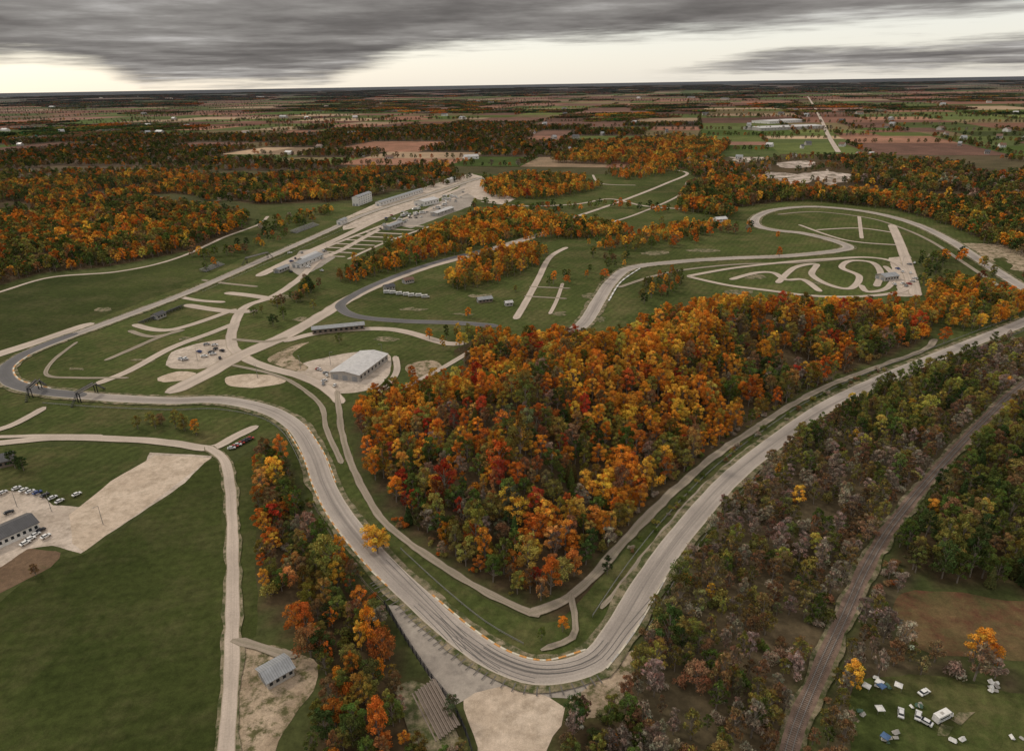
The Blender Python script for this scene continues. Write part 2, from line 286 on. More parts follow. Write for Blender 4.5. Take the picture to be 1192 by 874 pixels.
# ---------------------------------------------------------------- gravel, aprons, dirt
sheet('gravel_parking',[(-60,575),(0,572),(40,571),(62,588),(100,590),(165,545),(175,527),(248,530),(215,562),(150,606),(95,644),(60,634),(30,640),(0,660),(-60,690)],'gravel',1,excl=True,smooth=False)
sheet('drag_strip_dirt',[(130,560),(180,530),(246,533),(170,590),(98,642),(84,632),(80,600)],'sand',0.6,smooth=False)
sheet('runoff_apron',[(452,704),(500,705),(560,750),(640,780),(700,765),(718,752),(702,785),(672,814),(640,812),(600,799),(545,812),(528,822),(505,795),(478,755)],'apron',0.4,excl=True,smooth=False)
sheet('sand_trap',[(540,815),(572,802),(600,799),(640,812),(658,824),(655,845),(635,875),(640,930),(560,930),(555,870)],'sand',0.6,excl=True)
sheet('dirt_bank',[(662,820),(690,792),(716,764),(735,756),(735,790),(712,822),(680,835)],'dirt',1.5,excl=True)
sheet('shed_yard',[(280,750),(320,752),(352,762),(372,775),(366,802),(330,850),(318,890),(310,960),(262,960),(272,860),(282,800)],'dirt',1.5,excl=True)
sheet('paddock_gravel',[(345,428),(385,415),(430,408),(452,412),(455,428),(440,450),(400,458),(372,452)],'gravel',1,excl=True)
sheet('gravel_island',[(195,425),(200,410),(240,398),(268,396),(272,410),(250,425),(215,430)],'gravel',1.5)
sheet('gravel_trap',[(183,440),(205,433),(228,434),(222,441),(190,445)],'sand',1)
sheet('gravel_trap',[(262,440),(290,435),(325,438),(332,445),(300,451),(268,449)],'sand',1)
sheet('gravel_shoulder',[(312,420),(335,405),(360,398),(340,412),(360,428),(345,432)],'dirt',1)
sheet('paddock_tarmac',[(462,262),(490,246),(522,230),(548,205),(560,207),(556,222),(548,240),(505,256),(478,266)],'apron',1,smooth=False)
sheet('paddock_tarmac',[(330,310),(350,292),(375,288),(390,300),(372,312),(350,322)],'apron',1,smooth=False)
sheet('pit_tarmac',[(396,256),(440,236),(500,216),(548,202),(558,206),(490,238),(430,262),(400,268)],'gravel',1,smooth=False)
sheet('end_of_straight_tarmac',[(548,202),(562,206),(575,222),(600,232),(585,238),(555,232),(540,222)],'gravel',2,smooth=False)
sheet('quarry_floor',[(862,208),(895,200),(930,203),(960,198),(990,205),(975,216),(940,211),(925,220),(890,214)],'quarry',22,excl=True,jf=0.02)
sheet('quarry_floor',[(848,182),(875,175),(898,182),(870,190)],'quarry',15,excl=True,jf=0.02)
sheet('quarry_floor',[(905,190),(940,187),(948,193),(915,196)],'quarry',12,excl=True,jf=0.02)
sheet('kart_paddock',[(1035,300),(1060,298),(1068,330),(1062,345),(1045,345)],'gravel',2,smooth=False)
sheet('east_gravel_yard',[(1125,285),(1160,284),(1192,292),(1260,300),(1260,320),(1192,318),(1165,300),(1150,305)],'dirt',9,jf=0.04)
sheet('gravel_patch',[(475,425),(500,420),(515,428),(495,438),(478,436)],'dirt',1.5,excl=True)
rp_=random.Random(21)
for (u,v,ru,rv) in [(120,360,14,3),(600,300,12,3),(690,345,14,4),(560,345,18,3),(480,360,20,2),(880,322,16,3),(760,295,20,3),(450,395,14,3),(350,372,10,3),(180,470,20,2),(430,500,8,8),(820,292,24,2),(650,365,12,3),(540,366,14,2),(1100,850,18,5),(490,678,10,6),(220,395,18,3),(330,345,12,3),(700,372,8,4),(1085,300,10,5),(950,330,10,3),(170,420,16,3),(90,430,12,2),(860,340,20,3),(1120,830,12,4)]:
    sheet('worn_ground',[(u+ru*math.cos(a)*rp_.uniform(.6,1.1),v+rv*math.sin(a)*rp_.uniform(.6,1.1)) for a in [k*math.pi/4 for k in range(8)]],'dirtsh',3,jf=0.2)
# ---------------------------------------------------------------- roads
R=ribbon
R('western_road',[(-80,365),(0,340),(60,323),(140,316),(205,301),(262,276),(300,262),(312,252)],4.0,'road',0.5)
R('campus_road',[(20,258),(60,246),(110,236),(190,230)],8,'road',1)
R('strip_road',[(-60,432),(0,412),(50,396),(108,376)],11,'road')
R('pit_lane',[(556,212),(500,234),(445,254),(392,279),(345,300),(300,322)],10,'road')
R('paddock_road',[(548,222),(500,244),(452,262),(400,290),(372,303),(348,325),(318,345),(285,358),(272,380),(270,402),(284,416),(312,428),(350,438),(380,452),(398,470)],7,'road',0.5)
R('inner_road',[(640,270),(600,282),(545,298),(500,310),(450,328),(410,346),(370,370),(330,392),(280,414),(240,436),(195,458)],12,'road',0.8)
R('cross_road',[(215,355),(245,360),(275,363),(300,362)],8,'road')
R('cross_road',[(262,341),(290,344),(322,349)],8,'road')
R('cross_road',[(205,345),(232,350),(262,352)],5,'road')
R('cross_road',[(235,326),(262,330),(300,334)],4,'path')
R('cross_road',[(270,395),(310,398),(335,393)],4,'path')
R('cross_road',[(150,385),(178,392),(215,384)],4,'path')
R('diagonal_road',[(155,378),(200,384),(275,360)],6,'road')
R('diagonal_road',[(110,448),(150,432),(200,405),(245,388),(275,376)],6,'road')
R('access_lane',[(122,420),(150,408),(180,395),(210,384)],4,'path',0.5)
R('hairpin_lane',[(150,440),(90,440),(55,437),(62,420),(90,398)],2.5,'path',0.3)
R('perimeter_lane',[(270,425),(330,440),(372,470),(380,500),(398,540)],2.6,'path',0.4)
R('kettle_track',[(560,292),(500,308),(440,330),(402,350),(398,360),(418,369),(470,374),(530,376),(580,380)],8,'darktrack')
R('stand_road',[(330,398),(370,388),(430,383),(470,386),(520,400),(545,398)],7,'road')
for i in range(9):
    x0=356+i*11.5; y0=297-i*4.4; R('parking_row',[(x0,y0),(x0+46,y0+2.2)],3.2+i*0.2,'road')
R('parking_row_road',[(352,299),(400,280),(452,260)],5,'road')
R('parking_row_road',[(405,302),(450,282),(500,264)],4,'road')
R('infield_path',[(600,372),(612,352),(626,326),(640,300),(660,288)],5.5,'road')
R('infield_path',[(640,366),(648,350),(655,330)],3,'road')
R('infield_path',[(610,345),(660,348)],3,'path'); R('infield_path',[(616,334),(664,336)],3,'path')
R('north_path',[(640,262),(690,246),(735,230),(775,214),(800,202),(770,198),(720,206)],6,'road')
R('north_path',[(700,262),(740,250),(790,228),(800,212)],4,'road')
R('north_path',[(560,235),(610,240),(670,238),(710,232),(750,240),(800,244)],5,'road')
R('north_path',[(690,204),(700,214),(740,216)],4,'road')
R('valley_track',[(664,388),(682,374),(697,350),(712,328),(735,312),(790,305),(850,301),(920,298),(985,290),(972,281),(935,272),(900,268),(880,262),(882,252),(905,244),(950,241),(1010,247),(1062,260),(1105,280),(1145,306),(1200,340),(1290,385)],10,'track',shoulder=5)
R('carousel_lane',[(905,250),(950,247),(1010,254),(1050,266),(1085,282),(1120,305),(1165,335)],4,'path')
R('carousel_cross',[(1038,262),(1048,285),(1060,320),(1066,345)],9,'road')
R('carousel_cross',[(950,268),(1000,266),(1045,272)],4,'road'); R('carousel_cross',[(1000,252),(1003,278)],4,'road'); R('carousel_cross',[(930,262),(985,280),(1052,286)],4,'road')
R('infield_lane',[(720,335),(760,322),(800,314),(860,308),(930,306),(1000,300)],4,'path')
K='kart_track'
R(K,[(800,322),(850,313),(910,306),(960,302),(1010,300),(1042,306),(1056,322),(1052,338),(1010,345),(950,345),(890,338),(845,332),(800,322)],5,'road')
R(K,[(905,330),(925,312),(950,308),(945,320),(965,332),(990,336),(1000,322),(980,312),(990,304),(1015,306),(1025,318),(1020,334)],5.5,'road')
R(K,[(850,326),(880,318),(900,318),(915,326),(935,326),(955,340)],5.5,'road')
R(K,[(1030,310),(1040,322),(1032,336),(1010,340),(1002,332)],5,'road')
R('county_road',[(940,112),(948,125),(956,140),(964,158),(976,178)],12,'road',z=1.2)
R('entrance_road',[(-60,506),(0,500),(40,482),(52,474)],5,'road')
R('gate_road',[(-80,522),(0,516),(70,510),(150,512),(200,516),(245,522),(275,508),(300,496)],5.5,'road',0.4)
R('gate_lane',[(-80,512),(30,508),(120,508)],3,'road',0.4)
R('south_road',[(240,520),(258,532),(266,552),(270,600),(271,680),(270,760),(268,820),(262,880),(255,980)],4.2,'road',0.4,shoulder=1.5)
R('yard_track',[(270,745),(300,752),(345,765)],3,'path',1)
R('building_drive',[(430,465),(450,450),(462,432),(460,415)],4,'road'); R('building_drive',[(462,455),(500,437),(530,420),(560,402)],4,'road')
R('inner_service_road',[(392,455),(396,490),(405,530),(425,575),(450,610),(490,642),(540,675),(590,702),(628,718)],3.0,'path',0.6)
R('rim_service_road',[(615,716),(655,700),(690,672),(722,636),(765,590),(830,533),(890,492),(950,456),(1020,428),(1075,408),(1088,395)],3.8,'path',0.9)
R('verge_track',[(630,758),(665,742),(668,722),(664,690)],2.2,'path',0.8)
R('embankment_lane',[(725,720),(765,665),(805,612),(855,557),(905,517),(965,475)],1.8,'path',0.7,off=7)
CORN=[(440,652),(490,701),(540,744),(587,773),(637,784),(690,770),(722,730),(760,668)]
TR=[(560,207),(500,226),(430,248),(375,272),(330,292),(230,336),(150,367),(60,400),(24,416),(6,430),(14,446),(50,456),(120,463),(200,467),(255,466),(310,477),(345,498),(365,530),(378,565),(400,604)]+CORN+[(800,614),(850,558),(900,517),(960,475),(1020,445),(1080,420),(1140,396),(1200,372),(1290,330)]
R('race_track',TR,8.4,'track',shoulder=4.5)
R('race_track_hairpin',[(90,388),(60,399),(26,414),(6,430),(14,446),(50,456),(100,461)],8.0,'darktrack')
def kerb(name,pts,off,w=1.3,L=3.0,mats=('kerbc','kerbw')):
    S=cr(GP(pts),L); A=offs(S,off-w/2); B=offs(S,off+w/2); V=[];FLs=[];mi=[]; z=ZC[0]+0.01; 
    for i in range(len(S)-1):
        k=len(V); V+=[(*A[i],z),(*A[i+1],z),(*B[i+1],z),(*B[i],z),(*A[i],z+.1),(*A[i+1],z+.1),(*B[i+1],z+.1),(*B[i],z+.1)]
        for fz in ((4,5,6,7),(0,1,5,4),(3,7,6,2)): FLs.append(tuple(k+j for j in fz)); mi.append(i%len(mats))
    obj(name,mesh_np(name,V,FLs,[M[x] for x in mats],mi))
kerb('kerb',CORN[1:6],4.5,0.6,2.2)
kerb('kerb',[(345,498),(365,530),(378,565),(400,604),(440,652),(465,676)],-4.5,0.5,2.4)
kerb('kerb',[(345,498),(365,530),(378,565)],4.5,0.45,2.4)
kerb('kerb',[(690,770),(722,730),(760,668)],-4.5,0.5,4.0,('kerbw','conc'))
kerb('kerb',[(26,414),(6,430),(14,446),(50,456)],4.4,0.8,4.0)
kerb('kerb',[(700,350),(715,328),(738,312)],-5.5,1.2,5.0,('white','conc'))
V=[];FLs=[]; S=cr(GP([(455,668)]+CORN[1:6]),2.2); A=offs(S,-4.9); B=offs(S,-8.0); z=nz()
for i in range(0,len(S)-1):
    a=A[i];bb=B[i]; t=(S[i+1]-S[i]).normalized()*0.35; k=len(V); V+=[(a.x,a.y,z),(a.x+t.x,a.y+t.y,z),(bb.x+t.x,bb.y+t.y,z),(bb.x,bb.y,z)]; FLs.append((k,k+3,k+2,k+1))
obj('runoff_marking',mesh_np('runoff_marking',V,FLs,[M['mark']]))
# rubber laid down by sliding cars
V=[];FLs=[]; z=nz(); rk=random.Random(4)
for i in range(16):
    s0=rk.randint(0,60); S=cr(GP(CORN),3.0); n_=rk.randint(6,16); o0=rk.uniform(-3.2,3.2); o1=o0-rk.uniform(0,3.5); seg=S[s0:s0+n_]
    if len(seg)<4: continue
    for tr_ in (0,1.5):
        k0=len(V)
        for j,p in enumerate(seg):
            oo=o0+(o1-o0)*(j/len(seg))**2+tr_; a=offs(S,oo)[s0+j]; b_=offs(S,oo+0.22)[s0+j]; V+=[(a.x,a.y,z),(b_.x,b_.y,z)]
            if j: k=k0+2*j; FLs.append((k-2,k-1,k+1,k)[::-1])
    z+=0.002
obj('skid_marks',mesh_np('skid_marks',V,FLs,[M['mark']])); ZC[0]=z+0.003
# ---------------------------------------------------------------- box builder
def addbox(V,FLs,c,s,rot=0.0,mi=None,m=0,taper=1.0):
    k=len(V); cs,sn=math.cos(rot),math.sin(rot)
    for dz in (-.5,.5):
        tp=taper if dz>0 else 1
        for dx,dy in ((-.5,-.5),(.5,-.5),(.5,.5),(-.5,.5)):
            x,y=dx*s[0]*tp,dy*s[1]*tp; V.append((c[0]+x*cs-y*sn,c[1]+x*sn+y*cs,c[2]+dz*s[2]))
    for f in ((3,2,1,0),(4,5,6,7),(0,1,5,4),(1,2,6,5),(2,3,7,6),(3,0,4,7)):
        FLs.append(tuple(k+j for j in f)); 
        if mi is not None: mi.append(m)
# railway
RL=[(900,1000),(918,874),(950,790),(982,720),(1010,658),(1042,607),(1092,547),(1145,490),(1195,445),(1290,375)]
R('railway_ballast',RL,4.4,'ballast',0.5,shoulder=2)
S=cr(GP(RL),0.7); V=[];FLs=[]
for i in range(1,len(S)-1):
    t=S[i+1]-S[i-1]; addbox(V,FLs,(S[i].x,S[i].y,ZC[0]+0.08),(0.24,2.6,0.16),math.atan2(t.y,t.x))
obj('railway_sleepers',mesh_np('railway_sleepers',V,FLs,[M['wood']]))
S=cr(GP(RL),3.0); V=[];FLs=[]
for o_ in (-0.72,0.72):
    A=offs(S,o_)
    for i in range(len(A)-1):
        d=A[i+1]-A[i]; mm=(A[i]+A[i+1])/2; addbox(V,FLs,(mm.x,mm.y,ZC[0]+0.24),(d.length*1.0,0.12,0.16),math.atan2(d.y,d.x))
obj('railway_rails',mesh_np('railway_rails',V,FLs,[M['steel']]))
def fence(name,pts,off=0,h=1.2,gap=3.0,mat='steel',rails=(0.5,0.9),post=0.12):
    S=cr(GP(pts),gap); S=offs(S,off) if off else S; V=[];FLs=[]
    for i,p in enumerate(S):
        addbox(V,FLs,(p.x,p.y,h/2),(post,post,h))
        if i<len(S)-1:
            d=S[i+1]-p; mm=(p+S[i+1])/2
            for rz in rails: addbox(V,FLs,(mm.x,mm.y,rz*h),(d.length,0.06,0.16),math.atan2(d.y,d.x))
    obj(name,mesh_np(name,V,FLs,[M[mat]]))
fence('guardrail_fence',CORN[:4],9,1.0,4,'steel')
fence('guardrail_fence',[(722,730),(760,668),(800,614),(850,558),(900,517),(960,475),(1020,445),(1080,420),(1192,376)],9,1.0,4,'steel')
fence('guardrail_fence',[(722,730),(760,668),(800,614),(850,558),(900,517),(960,475),(1020,445),(1080,420),(1192,376)],-7.5,1.0,4,'steel')
fence('debris_fence',[(448,706),(476,752),(503,792),(528,825),(550,880),(556,960)],0,2.6,2.5,'black',(0.15,0.3,0.45,0.6,0.75,0.97),0.2)
fence('debris_fence',[(365,590),(395,640),(425,682),(448,706)],0,2.0,3,'wood',(0.5,0.95),0.12)
fence('guardrail_fence',[(50,470),(120,475),(200,478),(250,477),(300,486),(330,505),(352,545)],0,1.0,4,'steel')
fence('guardrail_fence',[(330,285),(230,330),(150,360),(60,392)],8,1.2,6,'conc',(0.5,))
fence('guardrail_fence',[(500,232),(430,256),(375,280),(330,300),(240,340)],-3,1.2,6,'conc',(0.5,))
# ---------------------------------------------------------------- buildings
def building(name,p0,p1,W,h,rh,roof,wall='white',nwin=5,doors=1,over=0.5,floors=1):
    a=Vector(G(*p0)); b=Vector(G(*p1)); L=(b-a).length; c=(a+b)/2; ang=math.atan2(b.y-a.y,b.x-a.x)
    e=bpy.data.objects.new(name,None); COL.objects.link(e); e.location=(c.x,c.y,0.02); e.rotation_euler=(0,0,ang)
    V=[];FLs=[]; hl,hw=L/2,W/2
    V=[(-hl,-hw,0),(hl,-hw,0),(hl,hw,0),(-hl,hw,0),(-hl,-hw,h),(hl,-hw,h),(hl,hw,h),(-hl,hw,h),(-hl,0,h+rh),(hl,0,h+rh)]
    obj('walls',mesh_np('walls',V,[(0,1,5,4),(1,2,6,9,5),(2,3,7,6),(3,0,4,8,7)],[M[wall]]),e)
    l2,w2=hl+over,hw+over; dz=0.15; k=rh*over/hw if hw else 0
    V=[(-l2,-w2,h-k+.05),(l2,-w2,h-k+.05),(l2,0,h+rh+.05),(-l2,0,h+rh+.05),(l2,w2,h-k+.05),(-l2,w2,h-k+.05)]
    V+=[(x,y,zz+dz) for x,y,zz in V]
    obj('roof',mesh_np('roof',V,[(6,7,8,9),(9,8,10,11),(0,3,2,1),(3,5,4,2),(0,1,7,6),(5,11,10,4),(1,2,8,7),(2,4,10,8),(0,6,9,3),(3,9,11,5)],[M[roof]]),e)
    V=[];FLs=[]
    for fl in range(floors):
        zz=h*(fl+0.55)/floors
        for i in range(nwin):
            x=-hl+L*(i+0.5)/nwin
            for s in (-1,1): addbox(V,FLs,(x,s*(hw+0.02),zz),(min(1.6,L/nwin*0.5),0.06,h/floors*0.35))
    if V: obj('windows',mesh_np('windows',V,FLs,[M['glass']]),e)
    V=[];FLs=[]
    for i in range(doors):
        y=-hw+W*(i+0.5)/doors
        for s in (-1,1): addbox(V,FLs,(s*(hl+0.03),y,min(h*0.4,1.5)),(0.08,min(3.2,W/doors*0.6),min(h*0.8,3)))
    obj('doors',mesh_np('doors',V,FLs,[M['roof_grey']]),e)
    EX.append(np.array([G(*p0),G(*p1),(G(*p1)[0]+1,G(*p1)[1]+1)])); return e
building('metal_shed',(307,795),(337,778),6.5,2.8,1.2,'roof_grey','conc',4,1)
building('long_garage',(-45,650),(40,612),10,3.5,1.8,'roof_dark','white',12,2)
building('event_pavilion',(402,443),(436,418),18,4.2,1.4,'roof_white','conc',8,3)
building('small_barn',(0,541),(18,537),8,3,2,'roof_dark','wood',3,1)
building('paddock_garage',(345,312),(372,300),9,3.5,1.5,'roof_grey','white',6,2)
building('paddock_garage',(350,306),(368,298),6,3.5,1.2,'roof_white','conc',5,2)
building('race_control_tower',(414,240),(430,234),9,12,1.5,'roof_grey','white',6,2,floors=4)
building('pit_garage',(440,240),(490,224),8,5,1,'roof_grey','white',16,1)
building('paddock_hall',(488,240),(505,236),18,6,2,'roof_white','white',5,2)
building('toilet_block',(448,338),(458,336),6,3,1.5,'roof_dark','conc',3,1)
building('concession_stand',(556,352),(572,350),6,2.6,1.2,'roof_grey','wood',4,1)
building('concession_stand',(470,330),(480,328),6,3,1.5,'roof_red','conc',4,1)
building('concession_stand',(322,318),(334,313),6,3,1.2,'roof_grey','conc',4,1)
building('concession_stand',(588,356),(596,355),4,2.6,1.0,'roof_white','conc',2,1)
building('timing_hut',(395,262),(402,259),6,5,1.2,'roof_grey','white',2,1)
building('timing_hut',(520,214),(528,211),8,6,1.5,'roof_white','white',2,1)
building('paddock_shelter',(505,252),(525,245),9,4,1,'roof_white','conc',5,1)
building('paddock_shelter',(450,268),(466,262),8,4,1,'roof_grey','conc',5,1)
building('workshop',(180,372),(190,368),6,3,1.2,'roof_dark','conc',3,1)
building('covered_stand',(364,388),(424,382),7,3.5,0.8,'roof_grey','wood',10,1)
building('kart_clubhouse',(1024,326),(1040,324),10,3.5,1.6,'roof_grey','conc',5,2)
building('white_marquee',(832,258),(844,257),9,3,2,'roof_white','white',4,1)
building('red_barn',(540,186),(556,185),14,6,4,'roof_white','white',3,1)
building('factory',(875,152),(948,149),90,9,2,'roof_white','conc',20,3)
building('factory',(885,144),(925,142),90,9,2,'roof_white','white',20,3)
rs2=random.Random(5)
for i in range(85):
    u=rs2.uniform(0,1192); v=rs2.uniform(112,186); k=0.9+ (190-v)/70; building('farmhouse',(u,v),(u+rs2.uniform(3,8),v-rs2.uniform(-.3,.3)),12*k,5*k,3.5*k,rs2.choice(['roof_white','roof_grey','roof_dark','roof_red']),rs2.choice(['white','conc','conc']),3,1)
def bleacher(name,p0,p1,rows=8,flip=1,mat='wood'):
    a=Vector(G(*p0)); b=Vector(G(*p1)); L=(b-a).length; c=(a+b)/2; ang=math.atan2(b.y-a.y,b.x-a.x); V=[];FLs=[];mi=[]
    for r_ in range(rows):
        addbox(V,FLs,(0,flip*r_*0.85,0.4+r_*0.3),(L,0.35,0.06),0,mi,0); addbox(V,FLs,(0,flip*(r_*0.85+0.45),0.1+r_*0.3),(L,0.5,0.05),0,mi,0)
        for i in range(int(L/3)+1): addbox(V,FLs,(-L/2+i*3+0.1,flip*(r_*0.85+0.2),(0.35+r_*0.3)/2),(0.12,0.12,0.35+r_*0.3),0,mi,1)
    ob=obj(name,mesh_np(name,V,FLs,[M[mat],M['steel']],mi)); ob.location=(c.x,c.y,0.1); ob.rotation_euler=(0,0,ang)
bleacher('bleachers',(480,808),(508,864),8,1)
bleacher('bleachers',(160,376),(185,366),8,-1,'black'); bleacher('bleachers',(186,366),(208,357),8,-1,'black')
bleacher('bleachers',(345,272),(372,262),10,1,'steel'); bleacher('bleachers',(240,317),(262,308),8,1,'steel')
sheet('bleacher_yard',[(462,800),(500,798),(535,868),(500,885),(480,860)],'dirtsh',1,excl=True)
def bridge(name,u,v,span,ang,s=1.0):
    x,y=G(u,v); V=[];FLs=[];mi=[]
    addbox(V,FLs,(0,0,5.2),(span,2.0,0.3),0,mi,0)
    for s_ in (-1,1):
        addbox(V,FLs,(0,s_*1.05,6.2),(span,0.1,0.12),0,mi,0); addbox(V,FLs,(0,s_*1.03,5.75),(span,0.04,0.7),0,mi,1)
        for k in (-1,1): addbox(V,FLs,(k*span/2*0.95,s_*0.8,2.5),(0.4,0.3,5.1),0,mi,0)
        for i in range(8): addbox(V,FLs,(s_*(span/2+0.4+i*0.7),0,4.9-i*0.66),(0.75,1.5,0.2),0,mi,0)
    ob=obj(name,mesh_np(name,V,FLs,[M['black'],M['conc']],mi)); ob.location=(x,y,0.1); ob.rotation_euler=(0,0,ang)
bridge('pedestrian_bridge',103,463,13,math.radians(80)); bridge('pedestrian_bridge',42,458,12,math.radians(100)); bridge('pedestrian_bridge',300,304,26,math.radians(60))
def pole_mesh():
    V=[];FLs=[]; 
    for i in range(4): addbox(V,FLs,(0,0,1+2*i),(0.22-0.03*i,0.22-0.03*i,2.0))
    addbox(V,FLs,(0.7,0,8.1),(1.6,0.1,0.1)); addbox(V,FLs,(1.5,0,8.0),(0.6,0.25,0.12)); return mesh_np('lamp_post',V,FLs,[M['steel']])
PM_=pole_mesh()
for u,v in [(60,595),(20,590),(120,610),(385,425),(445,415),(350,430),(470,250),(510,240),(380,290),(300,440),(230,420),(1050,310)]:
    x,y=G(u,v); ob=obj('lamp_post',PM_); ob.location=(x,y,0); ob.rotation_euler=(0,0,random.uniform(0,6))
# ---------------------------------------------------------------- vehicles
def car_mesh():
    V=[];FLs=[];mi=[]
    prof=[(-2.2,.35),(-2.25,.75),(-2.1,.95),(-1.35,1.0),(1.0,.98),(2.0,.82),(2.22,.6),(2.2,.35)]
    n=len(prof)
    for s in (-1,1):
        for x,zz in prof: V.append((x,s*(0.9-0.06*(zz>0.9)),zz))
    FLs.append(tuple(range(n))); FLs.append(tuple(reversed(range(n,2*n)))); mi+=[0,0]
    for i in range(n): j=(i+1)%n; FLs.append((i,i+n,j+n,j)); mi.append(0)
    k=len(V); V+=[(-1.7,-.8,.99),(1.1,-.8,.97),(.45,-.62,1.42),(-1.2,-.62,1.42),(-1.7,.8,.99),(1.1,.8,.97),(.45,.62,1.42),(-1.2,.62,1.42)]
    for f,mm in (((0,1,2,3),1),((7,6,5,4),1),((1,5,6,2),1),((4,0,3,7),1)): FLs.append(tuple(k+j for j in f)); mi.append(mm)
    addbox(V,FLs,(-.37,0,1.445),(1.66,1.26,.05),0,mi,0)
    for x in (-1.35,1.4):
        for s in (-1,1):
            k=len(V)
            for y in (s*.78,s*.94):
                for a in range(12): V.append((x+.33*math.cos(a*math.pi/6),y,.33+.33*math.sin(a*math.pi/6)))
            FLs.append(tuple(k+j for j in range(12))); FLs.append(tuple(k+12+j for j in range(12))); mi+=[2,2]
            for a in range(12): b_=(a+1)%12; FLs.append((k+a,k+b_,k+12+b_,k+12+a)); mi.append(2)
    return mesh_np('car',V,FLs,[M['paint'],M['glass'],M['tyre']],mi)
CAR=car_mesh()
def rv_mesh():
    V=[];FLs=[];mi=[]
    addbox(V,FLs,(-0.6,0,1.9),(6.2,2.3,2.6),0,mi,0,0.97); addbox(V,FLs,(3.3,0,1.1),(1.7,2.1,1.2),0,mi,0,0.85); addbox(V,FLs,(2.9,0,2.1),(1.0,1.9,0.8),0,mi,1,0.8)
    addbox(V,FLs,(-.6,0,2.2),(4.5,2.36,0.6),0,mi,1); addbox(V,FLs,(-1,0,3.28),(1.2,.8,.18),0,mi,2); addbox(V,FLs,(-.6,0,1.3),(5.9,2.34,.18),0,mi,3)
    for x in (-2.2,2.9):
        for s in (-1,1):
            k=len(V)
            for y in (s*.9,s*1.16):
                for a in range(12): V.append((x+.4*math.cos(a*math.pi/6),y,.4+.4*math.sin(a*math.pi/6)))
            FLs.append(tuple(k+j for j in range(12))); FLs.append(tuple(k+12+j for j in range(12))); mi+=[4,4]
            for a in range(12): b_=(a+1)%12; FLs.append((k+a,k+b_,k+12+b_,k+12+a)); mi.append(4)
    return mesh_np('motorhome',V,FLs,[M['white'],M['glass'],M['conc'],M['blue'],M['tyre']],mi)
RV=rv_mesh()
def canopy_mesh(mat,nm):
    V=[];FLs=[];mi=[]
    for sx in (-1,1):
        for sy in (-1,1): addbox(V,FLs,(sx*1.45,sy*1.45,1.05),(.08,.08,2.1),0,mi,1)
    k=len(V); V+=[(-1.6,-1.6,2.1),(1.6,-1.6,2.1),(1.6,1.6,2.1),(-1.6,1.6,2.1),(0,0,3.0)]; V+=[(-1.6,-1.6,1.85),(1.6,-1.6,1.85),(1.6,1.6,1.85),(-1.6,1.6,1.85)]
    for f in ((0,1,4),(1,2,4),(2,3,4),(3,0,4),(5,6,1,0),(6,7,2,1),(7,8,3,2),(8,5,0,3)): FLs.append(tuple(k+j for j in f)); mi.append(0)
    return mesh_np(nm,V,FLs,[M[mat],M['steel']],mi)
CAN=[canopy_mesh('white','canopy_tent'),canopy_mesh('white','canopy_tent'),canopy_mesh('blue','canopy_tent')]
def tent_mesh(mat):
    V=[(-1.5,-1.2,0),(1.5,-1.2,0),(1.5,1.2,0),(-1.5,1.2,0),(-1.2,0,1.5),(1.2,0,1.5),(-1.9,0,0),(1.9,0,0)]
    return mesh_np('ridge_tent',V,[(0,1,5,4),(2,3,4,5),(6,0,4),(3,6,4),(1,7,5),(7,2,5)],[M[mat]])
TEN=[tent_mesh('white'),tent_mesh('white'),tent_mesh('conc'),tent_mesh('green'),tent_mesh('conc')]
def put(name,me,u,v,ang,s=1.0):
    x,y=G(u,v); ob=obj(name,me); ob.location=(x,y,ZC[0]+0.01); ob.rotation_euler=(0,0,ang); ob.scale=(s,s,s)
rc=random.Random(3)
for i in range(7): put('parked_car',CAR,270+i*3.6,523-i*1.9,0.3+rc.uniform(-.1,.1),.8)
for u,v in [(28,572),(36,574),(44,575),(53,578),(62,581),(70,585),(20,570),(42,624),(36,629),(30,634),(48,619),(90,577),(4,575),(54,626),(11,598)]: put('parked_car',CAR,u,v,rc.uniform(0.8,1.2),.8)
for i in range(46): u=rc.uniform(440,540); put('parked_car',CAR,u,264-(u-440)*0.33+rc.uniform(-8,6),rc.uniform(0,3))
for i in range(16): u=rc.uniform(465,530); put('motorhome',RV,u,256-(u-455)*0.33+rc.uniform(-6,6),rc.uniform(0,3))
for i in range(7): put('race_transporter',RV,450+i*7.5+rc.uniform(-1,1),342+i*0.8+rc.uniform(-.5,.5),0.2+rc.uniform(-.15,.15),0.75)
for i in range(16): put('parked_car',CAR,rc.uniform(335,385),rc.uniform(292,318),rc.uniform(0,3))
for i in range(12): put('parked_car',CAR,rc.uniform(210,262),rc.uniform(402,422),rc.uniform(0,3),.9)
for i in range(12): put('parked_car',CAR,rc.uniform(1040,1066),rc.uniform(305,340),rc.uniform(0,3))
for i in range(10): put('parked_car',CAR,rc.uniform(360,400),rc.uniform(425,452),rc.uniform(0,3),.8)
put('motorhome',RV,1096,838,0.4,.75)
for u,v in [(1048,832),(1068,835),(1076,842),(1075,808)]: put('parked_car',CAR,u,v,rc.uniform(0,3),.8)
for cu,cv_,n in [(1022,800,7),(1040,860,6),(1158,798,8),(1075,820,3),(1010,825,3),(1115,862,2),(1180,860,2)]:
    for i in range(n):
        u=cu+rc.gauss(0,10); v=cv_+rc.gauss(0,4)
        if rc.random()<0.25: put('canopy_tent',rc.choice(CAN),u,v,rc.uniform(0,3),0.6)
        else: put('camping_tent',rc.choice(TEN),u,v,rc.uniform(0,3),rc.uniform(0.3,0.55))
